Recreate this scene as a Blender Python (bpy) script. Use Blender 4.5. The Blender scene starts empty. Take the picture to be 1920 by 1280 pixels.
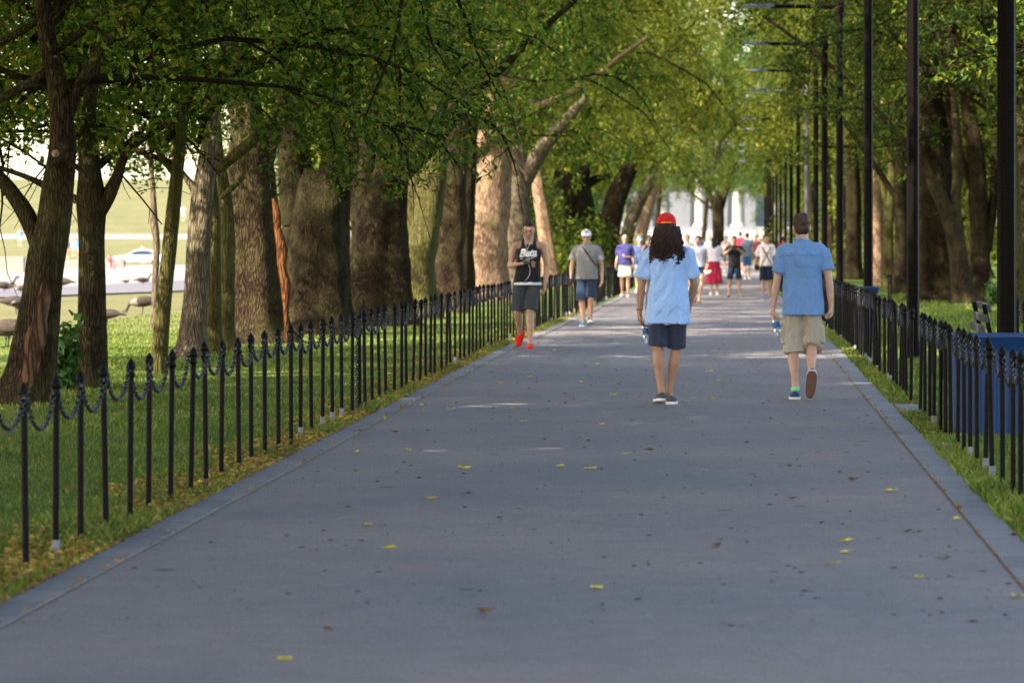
import bpy, math, random
import numpy as np
from mathutils import Vector, Matrix
from mathutils.bvhtree import BVHTree
S = bpy.context.scene
COL = S.collection
R = math.radians
F = 7000.0            # focal length in photo pixels (1920 wide)
CX, HY = 1365.0, 435.0   # where the path's direction vanishes
# ------------------------------------------------------------ camera, light
cam = bpy.data.cameras.new('camera'); camo = bpy.data.objects.new('camera', cam); COL.objects.link(camo)
cam.sensor_width = 36.0; cam.lens = F/1920*36
cam.clip_start = 0.5; cam.clip_end = 4000
camo.location = (0, 0, 1.6)
camo.rotation_euler = (R(90), 0, 0)
cam.shift_x = -405/1920; cam.shift_y = -205/1920
cam.dof.use_dof = True; cam.dof.focus_distance = 31.0; cam.dof.aperture_fstop = 5.0
S.camera = camo
SUN_EL, SUN_DIR = R(37), Vector((-0.80, -0.60, 0)).normalized()
W = bpy.data.worlds.new('World'); S.world = W; W.use_nodes = True
nt = W.node_tree; bg = nt.nodes['Background']
sky = nt.nodes.new('ShaderNodeTexSky'); sky.sky_type = 'NISHITA'; sky.sun_disc = False
sky.sun_elevation = SUN_EL; sky.sun_rotation = math.atan2(SUN_DIR.x, SUN_DIR.y)
sky.dust_density = 1.5
wb = nt.nodes.new('ShaderNodeMixRGB'); wb.blend_type = 'MULTIPLY'; wb.inputs[0].default_value = 1.0; wb.inputs[2].default_value = (1.13, 1.0, 0.88, 1)   # daylight white balance
nt.links.new(sky.outputs[0], wb.inputs[1]); nt.links.new(wb.outputs[0], bg.inputs[0]); bg.inputs[1].default_value = 0.15
sun = bpy.data.lights.new('sun', 'SUN'); sun.energy = 4.2; sun.angle = R(0.5); sun.color = (1.0, 0.89, 0.74)
suno = bpy.data.objects.new('sun', sun); COL.objects.link(suno)
sd = Vector((SUN_DIR.x*math.cos(SUN_EL), SUN_DIR.y*math.cos(SUN_EL), math.sin(SUN_EL)))
suno.rotation_euler = sd.to_track_quat('Z', 'Y').to_euler()
S.view_settings.view_transform = 'Standard'; S.view_settings.look = 'None'
S.view_settings.exposure = 2.2; S.view_settings.gamma = 1.0
S.cycles.max_bounces = 7; S.cycles.diffuse_bounces = 4; S.cycles.glossy_bounces = 2
S.cycles.transmission_bounces = 5; S.cycles.transparent_max_bounces = 8
S.cycles.use_denoising = True
S.cycles.sample_clamp_indirect = 6.0

# ------------------------------------------------------------ helpers
def W3(px, py, s):
    return np.array([(px-CX)/s, F/s, 1.6-(py-HY)/s])
def tag(o, label=None, cat=None, group=None, kind=None):
    if label: o['label'] = label
    if cat: o['category'] = cat
    if group: o['group'] = group
    if kind: o['kind'] = kind
    return o
def empty(name, loc, label=None, cat=None, group=None, rz=0.0):
    o = bpy.data.objects.new(name, None); COL.objects.link(o)
    o.location = loc; o.rotation_euler = (0, 0, rz); o.empty_display_size = 0.2
    return tag(o, label, cat, group)

class MB:
    """collects numpy verts and faces, builds one mesh"""
    def __init__(s): s.v = []; s.f = []; s.n = 0; s.m = []
    def add(s, v, f, mat=0):
        v = np.asarray(v, float).reshape(-1, 3); f = np.asarray(f, int)
        if len(f) == 0: return s
        s.v.append(v); s.f.append(f+s.n); s.m.append(np.full(len(f), mat)); s.n += len(v); return s
    def merge(s, o):
        for v, f, m in zip(o.v, s._rel(o), o.m): s.add(v, f, m[0])
        return s
    def _rel(s, o):
        out = []; n = 0
        for v, f in zip(o.v, o.f): out.append(f-n); n += len(v)
        return out
    def mesh(s, name, mats=(), smooth=True):
        me = bpy.data.meshes.new(name)
        V = np.concatenate(s.v) if s.v else np.zeros((0, 3))
        loops = np.concatenate([f.ravel() for f in s.f]); tot = np.concatenate([np.full(len(f), f.shape[1]) for f in s.f])
        me.vertices.add(len(V)); me.vertices.foreach_set('co', V.astype(np.float32).ravel())
        me.loops.add(len(loops)); me.loops.foreach_set('vertex_index', loops.astype(np.int32))
        me.polygons.add(len(tot)); st = np.concatenate([[0], np.cumsum(tot)[:-1]])
        me.polygons.foreach_set('loop_start', st.astype(np.int32))
        me.polygons.foreach_set('loop_total', tot.astype(np.int32))
        me.polygons.foreach_set('use_smooth', np.full(len(tot), smooth))
        me.polygons.foreach_set('material_index', np.concatenate(s.m).astype(np.int32))
        for m in (mats if isinstance(mats, (list, tuple)) else [mats]): me.materials.append(m)
        me.update(calc_edges=True); me.validate()
        return me
    def build(s, name, mats, parent=None, smooth=True, loc=None):
        return link(name, s.mesh(name, mats, smooth), parent, loc)
def link(name, me, parent=None, loc=None):
    o = bpy.data.objects.new(name, me); COL.objects.link(o)
    if parent is not None: o.parent = parent
    if loc is not None: o.location = loc
    return o

def unit(v):
    v = np.asarray(v, float); return v/(np.linalg.norm(v, axis=-1, keepdims=True)+1e-12)
def snoise(p, freq, seed=0, octs=3):
    """cheap smooth noise: sums of sines in random directions"""
    rs = np.random.RandomState(seed); out = np.zeros(len(p)); a = 1.0; tot = 0
    for k in range(octs):
        for j in range(4):
            d = rs.normal(size=3); d /= np.linalg.norm(d)
            out += a*np.sin(p@(d*freq*(1.0+0.35*rs.rand()))+rs.rand()*6.28)
        tot += a*2.0; a *= 0.5; freq *= 2.1
    return out/tot
def frames(P):
    P = np.asarray(P, float); T = np.gradient(P, axis=0); T = unit(T)
    ref = np.array([1.0, 0, 0]) if abs(T[0][0]) < 0.9 else np.array([0, 1.0, 0])
    U = []; u = ref-T[0]*np.dot(ref, T[0]); u /= np.linalg.norm(u)
    for t in T:
        u = u-t*np.dot(u, t); u /= np.linalg.norm(u)+1e-12; U.append(u)
    U = np.array(U); V = np.cross(T, U)
    return T, U, V
def resample(P, r, n):
    """smooth catmull-rom resampling of a polyline with radii"""
    P = np.asarray(P, float); r = np.asarray(r, float)
    Q = np.column_stack([P, r]); Q = np.vstack([2*Q[0]-Q[1], Q, 2*Q[-1]-Q[-2]])
    Q[0, 3] = r[0]; Q[-1, 3] = r[-1]
    L = np.linalg.norm(np.diff(P, axis=0), axis=1); c = np.concatenate([[0], np.cumsum(L)])
    ts = np.linspace(0, c[-1], n); out = []
    for t in ts:
        i = min(max(np.searchsorted(c, t, 'right')-1, 0), len(L)-1); u = (t-c[i])/(L[i]+1e-12)
        p0, p1, p2, p3 = Q[i], Q[i+1], Q[i+2], Q[i+3]
        out.append(0.5*((2*p1)+(-p0+p2)*u+(2*p0-5*p1+4*p2-p3)*u*u+(-p0+3*p1-3*p2+p3)*u**3))
    out = np.array(out); return out[:, :3], np.maximum(out[:, 3], 1e-4)
def tube(P, r, n=10, cap=True, rmod=None, ell=None, roundcap=False):
    """tube along P with radii r; rmod(k, theta)->factor array; ell=(ax, ay) scale of section along U,V"""
    P = np.asarray(P, float); r = np.asarray(r, float)*np.ones(len(P))
    if roundcap:
        T = unit(np.gradient(P, axis=0)); a = []; ra = []
        for k in (1.0, 0.75, 0.4): a.append(P[0]-T[0]*r[0]*k*0.95); ra.append(r[0]*math.sqrt(max(1-k*k, 0.01)))
        b = []; rb = []
        for k in (0.4, 0.75, 1.0): b.append(P[-1]+T[-1]*r[-1]*k*0.95); rb.append(r[-1]*math.sqrt(max(1-k*k, 0.01)))
        P = np.vstack([a, P, b]); r = np.concatenate([ra, r, rb])
    T, U, V = frames(P); m = len(P); th = np.arange(n)*2*math.pi/n
    RR = r[:, None]*np.ones((1, n))
    if rmod is not None: RR = RR*rmod(P, th)
    eu, ev = ell if ell else (1, 1)
    X = P[:, None, :]+RR[..., None]*(np.cos(th)[None, :, None]*U[:, None, :]*eu+np.sin(th)[None, :, None]*V[:, None, :]*ev)
    v = X.reshape(-1, 3); i = np.arange(m-1)[:, None]*n; j = np.arange(n)[None, :]; j2 = (j+1) % n
    q = np.stack([i+j, i+j2, i+n+j2, i+n+j], -1).reshape(-1, 4)
    mb = MB(); mb.add(v, q)
    if cap:
        for e, flip in ((0, True), (m-1, False)):
            c = P[e]; ring = v[e*n:(e+1)*n]; vv = np.vstack([ring, c]); a = np.arange(n); b = (a+1) % n
            t = np.stack([b, a, np.full(n, n)], -1) if flip else np.stack([a, b, np.full(n, n)], -1)
            mb.add(vv, t)
    return mb
def loft(rings, n=24, cap=True):
    """rings: (center, rx, ry[, power]) lying in planes of constant z"""
    th = np.arange(n)*2*math.pi/n; V = []
    for rg in rings:
        c, rx, ry = rg[0], rg[1], rg[2]; pw = rg[3] if len(rg) > 3 else 1.0
        cs, sn = np.cos(th), np.sin(th)
        V.append(np.column_stack([c[0]+rx*np.sign(cs)*abs(cs)**pw, c[1]+ry*np.sign(sn)*abs(sn)**pw, np.full(n, c[2])]))
    m = len(V); v = np.concatenate(V); i = np.arange(m-1)[:, None]*n; j = np.arange(n)[None, :]; j2 = (j+1) % n
    q = np.stack([i+j, i+j2, i+n+j2, i+n+j], -1).reshape(-1, 4); mb = MB(); mb.add(v, q)
    if cap:
        for e, flip in ((0, True), (m-1, False)):
            vv = np.vstack([V[e], np.mean(V[e], 0)]); a = np.arange(n); b = (a+1) % n
            mb.add(vv, np.stack([b, a, np.full(n, n)], -1) if flip else np.stack([a, b, np.full(n, n)], -1))
    return mb
def ellipsoid(c, r, M=None, nu=20, nv=12):
    u = np.arange(nu)*2*math.pi/nu; w = np.linspace(-math.pi/2, math.pi/2, nv)[1:-1]
    v = [np.column_stack([np.cos(x)*np.cos(u), np.cos(x)*np.sin(u), np.full(nu, np.sin(x))]) for x in w]
    v = np.vstack(v+[[[0, 0, -1]], [[0, 0, 1]]])*np.asarray(r, float)
    if M is not None: v = v@np.asarray(M, float).T
    v = v+np.asarray(c, float); m = nv-2
    i = np.arange(m-1)[:, None]*nu; j = np.arange(nu)[None, :]; j2 = (j+1) % nu
    mb = MB(); k = m*nu; a = np.arange(nu); b = (a+1) % nu
    q = np.stack([i+j, i+j2, i+nu+j2, i+nu+j], -1).reshape(-1, 4)
    mb.v.append(v); mb.n = len(v)
    mb.f = [q, np.stack([b, a, np.full(nu, k)], -1), np.stack([a+(m-1)*nu, b+(m-1)*nu, np.full(nu, k+1)], -1)]
    mb.v = [v, np.zeros((0, 3)), np.zeros((0, 3))]; mb.m = [np.zeros(len(f), int) for f in mb.f]
    return mb
def flat(mb):
    """flatten an MB to one verts array and face list"""
    return np.concatenate(mb.v), mb.f
def join(*mbs):
    out = MB()
    for m in mbs:
        V = np.concatenate(m.v); base = out.n
        out.v.append(V); out.n += len(V)
        for f, mm in zip(m.f, m.m): out.f.append(f+base); out.m.append(mm)
    return out
def recolor(mb, k):
    mb.m = [np.full(len(f), k) for f in mb.f]; return mb
def xform(mb, M=None, t=None):
    out = MB(); out.f = list(mb.f); out.m = list(mb.m); out.n = mb.n; V = np.concatenate(mb.v)
    if M is not None: V = V@np.asarray(M, float).T
    if t is not None: V = V+np.asarray(t, float)
    out.v = [V]; return out
def box(c, d, M=None, bev=0.0):
    x, y, z = np.asarray(d, float)/2
    if bev <= 0:
        v = np.array([[sx*x, sy*y, sz*z] for sz in (-1, 1) for sy in (-1, 1) for sx in (-1, 1)])
        f = [[0, 2, 3, 1], [4, 5, 7, 6], [0, 1, 5, 4], [2, 6, 7, 3], [0, 4, 6, 2], [1, 3, 7, 5]]
        mb = MB().add(v, f)
    else:
        b = min(bev, x*.9, y*.9, z*.9)
        def rr(X, Y, Z): return [(-X+b, -Y, Z), (X-b, -Y, Z), (X, -Y+b, Z), (X, Y-b, Z), (X-b, Y, Z), (-X+b, Y, Z), (-X, Y-b, Z), (-X, -Y+b, Z)]
        V = np.array(rr(x-b, y-b, -z)+rr(x, y, -z+b)+rr(x, y, z-b)+rr(x-b, y-b, z))
        mb = MB(); q = []
        for k in range(3):
            for j in range(8): q.append([k*8+j, k*8+(j+1) % 8, k*8+8+(j+1) % 8, k*8+8+j])
        mb.v = [V]; mb.n = 32; mb.f = [np.array(q), np.array([list(range(7, -1, -1))]), np.array([list(range(24, 32))])]
        mb.m = [np.zeros(len(q), int), np.zeros(1, int), np.zeros(1, int)]
    return xform(mb, M, c)
def lathe(prof, n=16, c=(0, 0, 0)):
    return loft([((c[0], c[1], c[2]+z), r, r) for r, z in prof], n)
def rotz(a): c, s = math.cos(a), math.sin(a); return np.array([[c, -s, 0], [s, c, 0], [0, 0, 1]])
def rotx(a): c, s = math.cos(a), math.sin(a); return np.array([[1, 0, 0], [0, c, -s], [0, s, c]])
def roty(a): c, s = math.cos(a), math.sin(a); return np.array([[c, 0, s], [0, 1, 0], [-s, 0, c]])

# ------------------------------------------------------------ materials
def mat(name): m = bpy.data.materials.new(name); m.use_nodes = True; return m, m.node_tree, m.node_tree.nodes['Principled BSDF']
def N(nt, t, **kw):
    n = nt.nodes.new(t)
    for k, v in kw.items():
        if k in n.inputs: n.inputs[k].default_value = v
        else: setattr(n, k, v)
    return n
def coords(nt, scale=(1, 1, 1), which='Object'):
    tc = nt.nodes.new('ShaderNodeTexCoord'); mp = nt.nodes.new('ShaderNodeMapping'); mp.inputs['Scale'].default_value = scale
    nt.links.new(tc.outputs[which], mp.inputs['Vector']); return mp.outputs[0]
def noise(nt, vec, scale, detail=4, rough=0.6):
    n = nt.nodes.new('ShaderNodeTexNoise'); n.inputs['Scale'].default_value = scale; n.inputs['Detail'].default_value = detail
    n.inputs['Roughness'].default_value = rough
    if vec is not None: nt.links.new(vec, n.inputs['Vector'])
    return n.outputs['Fac']
def ramp(nt, fac, stops):
    r = nt.nodes.new('ShaderNodeValToRGB'); e = r.color_ramp.elements
    while len(e) < len(stops): e.new(0.5)
    for k, (p, c) in enumerate(stops): e[k].position = p; e[k].color = (*c, 1) if len(c) == 3 else c
    nt.links.new(fac, r.inputs[0]); return r.outputs[0]
def mix(nt, a, b, fac, mode='MIX'):
    m = nt.nodes.new('ShaderNodeMixRGB'); m.blend_type = mode
    for s, k in ((fac, 0), (a, 1), (b, 2)):
        if isinstance(s, (int, float)): m.inputs[k].default_value = s
        elif isinstance(s, tuple): m.inputs[k].default_value = (*s, 1) if len(s) == 3 else s
        else: nt.links.new(s, m.inputs[k])
    return m.outputs[0]
def bump(nt, b, h, strength=0.5, dist=0.01):
    n = nt.nodes.new('ShaderNodeBump'); n.inputs['Strength'].default_value = strength; n.inputs['Distance'].default_value = dist
    nt.links.new(h, n.inputs['Height']); nt.links.new(n.outputs[0], b.inputs['Normal'])
def simple(name, c, rough=0.6, var=0.15, scale=20, metal=0, bumps=0, bscale=None, spec=0.5, stretch=(1, 1, 1)):
    m, nt, b = mat(name); v = coords(nt, stretch); n = noise(nt, v, scale, 4)
    d = tuple(x*(1-var) for x in c); l = tuple(min(1, x*(1+var)) for x in c)
    nt.links.new(ramp(nt, n, [(0.3, d), (0.7, l)]), b.inputs['Base Color'])
    b.inputs['Roughness'].default_value = rough; b.inputs['Metallic'].default_value = metal
    b.inputs['Specular IOR Level'].default_value = spec
    if bumps: bump(nt, b, noise(nt, v, bscale or scale*2, 3), bumps, 0.01)
    return m
def cloth(name, c, folds=0.5, weave=0.08):
    m, nt, b = mat(name); v = coords(nt, (1, 1, 0.30)); n = noise(nt, v, 11, 2, 0.45); n2 = noise(nt, v, 90, 2)
    d = tuple(x*0.97 for x in c); l = tuple(min(1, x*1.02) for x in c)
    nt.links.new(ramp(nt, n, [(0.3, d), (0.7, l)]), b.inputs['Base Color'])
    b.inputs['Roughness'].default_value = 0.9; b.inputs['Specular IOR Level'].default_value = 0.15
    b.inputs['Sheen Weight'].default_value = 0.15
    bn = nt.nodes.new('ShaderNodeBump'); bn.inputs['Strength'].default_value = folds; bn.inputs['Distance'].default_value = 0.035
    nt.links.new(n, bn.inputs['Height'])
    b2 = nt.nodes.new('ShaderNodeBump'); b2.inputs['Strength'].default_value = weave; b2.inputs['Distance'].default_value = 0.004
    nt.links.new(n2, b2.inputs['Height']); nt.links.new(bn.outputs[0], b2.inputs['Normal']); nt.links.new(b2.outputs[0], b.inputs['Normal'])
    return m
def bark(name, dark, light, moss=None, mossamt=0.4, sc=1.0):
    m, nt, b = mat(name); v = coords(nt, (1, 1, 0.16)); w = coords(nt)
    vo = nt.nodes.new('ShaderNodeTexVoronoi'); vo.feature = 'DISTANCE_TO_EDGE'; vo.inputs['Scale'].default_value = 26*sc
    nz = nt.nodes.new('ShaderNodeTexNoise'); nz.inputs['Scale'].default_value = 9; nz.inputs['Detail'].default_value = 3
    nt.links.new(v, nz.inputs['Vector'])
    av = nt.nodes.new('ShaderNodeVectorMath'); av.operation = 'MULTIPLY_ADD'; av.inputs[1].default_value = (0.12, 0.12, 0.12)
    nt.links.new(nz.outputs['Color'], av.inputs[0]); nt.links.new(v, av.inputs[2]); nt.links.new(av.outputs[0], vo.inputs['Vector'])
    ridge = ramp(nt, vo.outputs['Distance'], [(0.0, (0, 0, 0)), (0.22, (1, 1, 1))])
    fine = noise(nt, v, 60*sc, 4, 0.7)
    big = noise(nt, w, 1.6, 3)
    c0 = ramp(nt, fine, [(0.3, tuple(x*0.7 for x in light)), (0.7, tuple(min(1, x*1.25) for x in light))])
    c1 = mix(nt, dark, c0, ridge)
    if moss:
        mf = ramp(nt, big, [(0.5-mossamt*0.4, (0, 0, 0)), (0.75-mossamt*0.4, (1, 1, 1))])
        mfac = nt.nodes.new('ShaderNodeMath'); mfac.operation = 'MULTIPLY'; mfac.inputs[1].default_value = 0.7
        nt.links.new(mf, mfac.inputs[0]); c1 = mix(nt, c1, mix(nt, moss, c1, 0.35), mfac.outputs[0])
    c1 = mix(nt, c1, ramp(nt, noise(nt, w, 3.2, 4), [(0.3, (0.72, 0.70, 0.68)), (0.7, (1.18, 1.16, 1.12))]), 1.0, 'MULTIPLY')
    nt.links.new(c1, b.inputs['Base Color']); b.inputs['Roughness'].default_value = 0.95; b.inputs['Specular IOR Level'].default_value = 0.1
    hs = mix(nt, ridge, fine, 0.35); bump(nt, b, hs, 0.9, 0.035)
    return m
def leafmat(name, cols, trans=0.4, val=1.0):
    m, nt, b = mat(name); g = nt.nodes.new('ShaderNodeNewGeometry')
    n = len(cols); c = ramp(nt, g.outputs['Random Per Island'], [(k/(n-1)*0.98+0.01, x) for k, x in enumerate(cols)])
    v = coords(nt); pn = noise(nt, v, 0.55, 2)
    c = mix(nt, c, ramp(nt, pn, [(0.35, (0.74*val, 0.78*val, 0.7*val)), (0.65, (1.3*val, 1.22*val, 1.05*val))]), 1.0, 'MULTIPLY')
    nt.links.new(c, b.inputs['Base Color']); b.inputs['Roughness'].default_value = 0.5; b.inputs['Specular IOR Level'].default_value = 0.14
    t = nt.nodes.new('ShaderNodeBsdfTranslucent'); nt.links.new(mix(nt, c, (1.5, 1.35, 0.5), 1.0, 'MULTIPLY'), t.inputs['Color'])
    ms = nt.nodes.new('ShaderNodeMixShader'); ms.inputs[0].default_value = trans
    nt.links.new(b.outputs[0], ms.inputs[1]); nt.links.new(t.outputs[0], ms.inputs[2])
    nt.links.new(ms.outputs[0], nt.nodes['Material Output'].inputs['Surface'])
    return m
# ------------------------------------------------------------ terrain
def sstep(a, b, x): t = np.clip((np.asarray(x, float)-a)/(b-a), 0, 1); return t*t*(3-2*t)
def zc(y): return np.interp(y, [0, 50, 68, 105, 140, 200], [0, 0, -0.09, -0.25, -0.33, -0.36])
def hz(x, y):
    x = np.asarray(x, float); y = np.asarray(y, float)
    c = zc(y)
    l = np.interp(y, [0, 50, 120, 333, 345, 372, 400, 450, 520, 640, 1500], [0, 0, -0.32, -1.5, -1.3, 0.0, 1.9, 6.6, 9.0, 9.5, 9.5])
    w = sstep(-16, -34, x)
    return c*(1-w)+l*w
def ground_mat():
    m, nt, b = mat('lawn'); v = coords(nt)
    big = noise(nt, v, 0.22, 4); fine = noise(nt, v, 9, 5, 0.7); mid = noise(nt, v, 1.3, 4)
    g1 = ramp(nt, fine, [(0.25, (0.040, 0.075, 0.012)), (0.55, (0.085, 0.135, 0.026)), (0.8, (0.18, 0.19, 0.06))])
    g2 = ramp(nt, fine, [(0.25, (0.13, 0.12, 0.04)), (0.7, (0.30, 0.26, 0.11))])
    c = mix(nt, g1, g2, ramp(nt, mid, [(0.48, (0, 0, 0)), (0.72, (0.75, 0.75, 0.75))]))
    # the open lawn far to the left is drier and paler
    sx = nt.nodes.new('ShaderNodeSeparateXYZ'); nt.links.new(v, sx.inputs[0])
    mr = N(nt, 'ShaderNodeMapRange'); mr.inputs['From Min'].default_value = 52; mr.inputs['From Max'].default_value = 75
    nt.links.new(sx.outputs['Y'], mr.inputs['Value'])
    mr2 = N(nt, 'ShaderNodeMapRange'); mr2.inputs['From Min'].default_value = -6.8; mr2.inputs['From Max'].default_value = -8.5
    nt.links.new(sx.outputs['X'], mr2.inputs['Value'])
    mu = N(nt, 'ShaderNodeMath'); mu.operation = 'MULTIPLY'; nt.links.new(mr.outputs[0], mu.inputs[0]); nt.links.new(mr2.outputs[0], mu.inputs[1])
    dry = ramp(nt, big, [(0.3, (0.105, 0.112, 0.050)), (0.7, (0.155, 0.140, 0.066))])
    c = mix(nt, c, dry, mu.outputs[0])
    nt.links.new(c, b.inputs['Base Color']); b.inputs['Roughness'].default_value = 1; b.inputs['Specular IOR Level'].default_value = 0.05
    bump(nt, b, fine, 0.6, 0.03); return m
def path_mat():
    m, nt, b = mat('asphalt'); v = coords(nt)
    fine = noise(nt, v, 70, 3, 0.8); mid = noise(nt, v, 4, 5, 0.65); big = noise(nt, v, 0.35, 3)
    c = ramp(nt, fine, [(0.3, (0.130, 0.119, 0.118)), (0.5, (0.192, 0.177, 0.175)), (0.72, (0.28, 0.257, 0.250))])
    c = mix(nt, c, ramp(nt, noise(nt, v, 17, 4, 0.75), [(0.25, (0.86, 0.86, 0.86)), (0.5, (1, 1, 1)), (0.75, (1.10, 1.09, 1.08))]), 1.0, 'MULTIPLY')
    c = mix(nt, c, ramp(nt, mid, [(0.3, (0.90, 0.90, 0.90)), (0.7, (1.08, 1.08, 1.08))]), 1.0, 'MULTIPLY')
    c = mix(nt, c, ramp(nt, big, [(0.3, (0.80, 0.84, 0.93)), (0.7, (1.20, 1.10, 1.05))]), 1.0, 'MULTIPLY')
    # small dark stains
    vo = nt.nodes.new('ShaderNodeTexVoronoi'); vo.inputs['Scale'].default_value = 1.9; nt.links.new(v, vo.inputs['Vector'])
    vs = N(nt, 'ShaderNodeSeparateColor'); nt.links.new(vo.outputs['Color'], vs.inputs[0])
    mm = N(nt, 'ShaderNodeMath'); mm.operation = 'MULTIPLY_ADD'; mm.inputs[1].default_value = 0.15; mm.inputs[2].default_value = -0.045
    nt.links.new(vs.outputs[0], mm.inputs[0])
    lt = N(nt, 'ShaderNodeMath'); lt.operation = 'LESS_THAN'; nt.links.new(vo.outputs['Distance'], lt.inputs[0]); nt.links.new(mm.outputs[0], lt.inputs[1])
    k = N(nt, 'ShaderNodeMath'); k.operation = 'MULTIPLY'; k.inputs[1].default_value = 0.75; nt.links.new(lt.outputs[0], k.inputs[0])
    c = mix(nt, c, (0.05, 0.045, 0.045), k.outputs[0])
    nt.links.new(c, b.inputs['Base Color']); b.inputs['Roughness'].default_value = 0.8; b.inputs['Specular IOR Level'].default_value = 0.3
    bump(nt, b, fine, 0.5, 0.01); return m
def kerb_mat():
    m, nt, b = mat('kerb_stone'); v = coords(nt)
    fine = noise(nt, v, 50, 4, 0.7)
    br = nt.nodes.new('ShaderNodeTexBrick'); br.offset = 0.0; br.inputs['Scale'].default_value = 1.0
    br.inputs['Brick Width'].default_value = 50.0; br.inputs['Row Height'].default_value = 0.55; br.inputs['Mortar Size'].default_value = 0.012
    br.inputs['Color1'].default_value = (0.145, 0.142, 0.155, 1); br.inputs['Color2'].default_value = (0.195, 0.19, 0.205, 1)
    br.inputs['Mortar'].default_value = (0.09, 0.085, 0.08, 1)
    nt.links.new(v, br.inputs['Vector'])
    c = mix(nt, br.outputs['Color'], ramp(nt, fine, [(0.3, (0.8, 0.8, 0.8)), (0.7, (1.18, 1.18, 1.18))]), 1.0, 'MULTIPLY')
    nt.links.new(c, b.inputs['Base Color']); b.inputs['Roughness'].default_value = 0.8
    bump(nt, b, fine, 0.4, 0.01); return m
M_lawn = ground_mat(); M_path = path_mat(); M_kerb = kerb_mat()
M_conc = simple('pale_concrete', (0.20, 0.18, 0.155), 0.9, 0.12, 0.6, bumps=0.2)
M_road = simple('grey_road', (0.105, 0.098, 0.118), 0.9, 0.1, 1.0)
M_dirt = simple('crack_debris', (0.24, 0.165, 0.115), 1.0, 0.5, 25, bumps=0.8)
M_soil = simple('bare_soil', (0.20, 0.14, 0.085), 1.0, 0.35, 6, bumps=0.6)
YL = np.unique(np.concatenate([np.arange(-60, 140, 2.0), np.arange(140, 560, 6.0), [640, 800, 1100, 1500, 1900]]))
def sheet(name, x0, x1, y0, y1, dz, m, xs=None, thick=False):
    ys = np.concatenate([[y0], YL[(YL > y0+.01) & (YL < y1-.01)], [y1]])
    xs = np.array([x0, x1]) if xs is None else np.asarray(xs, float)
    if thick: xs = np.concatenate([[xs[0]], xs, [xs[-1]]])
    X, Y = np.meshgrid(xs, ys); Z = hz(X, Y)+dz; n = len(xs)
    if thick: Z[:, 0] -= dz+.04; Z[:, -1] -= dz+.04
    v = np.column_stack([X.ravel(), Y.ravel(), Z.ravel()])
    i = np.arange(len(ys)-1)[:, None]*n; j = np.arange(n-1)[None, :]
    q = np.stack([i+j, i+j+1, i+n+j+1, i+n+j], -1).reshape(-1, 4)
    mb = MB().add(v, q); o = mb.build(name, m, smooth=not thick); return o
GX = np.concatenate([np.linspace(-900, -60, 29), np.linspace(-55, -12, 22), [-8, -3.2, 0, 1.6, 6, 12], np.linspace(20, 500, 13)])
tag(sheet('ground', 0, 0, -60, 1900, 0.0, M_lawn, GX), 'lawn under and beside the tree rows', kind='structure')
XL, XLO, XR, XRO = -2.90, -3.11, 1.30, 1.51
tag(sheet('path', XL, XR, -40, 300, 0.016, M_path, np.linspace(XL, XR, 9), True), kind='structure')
tag(sheet('kerb', XLO, XL-0.022, -40, 300, 0.021, M_kerb, None, True), kind='structure')
tag(sheet('kerb', XR+0.022, XRO, -40, 300, 0.021, M_kerb, None, True), kind='structure')
tag(sheet('path_crack', XL-0.021, XL-0.001, -40, 300, 0.012, M_dirt), kind='structure')
tag(sheet('path_crack', XR+0.001, XR+0.021, -40, 300, 0.012, M_dirt), kind='structure')
# side road and plaza at the foot of the grass bank on the left
def strip(name, fa, fb, y0, y1, dz, m, n=12):
    ys = np.concatenate([[y0], YL[(YL > y0+.01) & (YL < y1-.01)], [y1]]); V = []
    for y in ys:
        xs = np.linspace(fa(y), fb(y), n); V.append(np.column_stack([xs, np.full(n, y), hz(xs, np.full(n, y))+dz]))
    i = np.arange(len(ys)-1)[:, None]*n; j = np.arange(n-1)[None, :]
    q = np.stack([i+j, i+j+1, i+n+j+1, i+n+j], -1).reshape(-1, 4)
    return MB().add(np.concatenate(V), q).build(name, m)
_ra = lambda y: float(np.interp(y, [70, 120, 150, 240], [-33, -23.5, -22, -19])); _rb = lambda y: float(np.interp(y, [70, 103, 117, 240], [-27, -20, -17, -12]))
tag(strip('road', _ra, _rb, 70, 240, 0.05, M_road), kind='structure')
tag(strip('plaza', lambda y: -700, lambda y: _ra(y)-.02, 114, 338, 0.045, M_conc, 70), kind='structure')
tag(sheet('hill_path', -700, -34, 384, 392, 0.03, M_conc, np.linspace(-700, -34, 60)), kind='structure')
tag(sheet('forecourt', -30, 30, 300, 420, 0.03, M_conc, np.linspace(-30, 30, 10)), kind='structure')
def slab(y, w, x0=XRO+0.01, x1=1.74):
    bx = join(box(((x0+x1)/2, y, 0.0), (x1-x0, w, 0.06), bev=0.006))
    return tag(bx.build('stone_slab', M_kerb, loc=None), None, None, kind='structure')
slab(F/209, 1.3); slab(F/252, 0.7)

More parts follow.
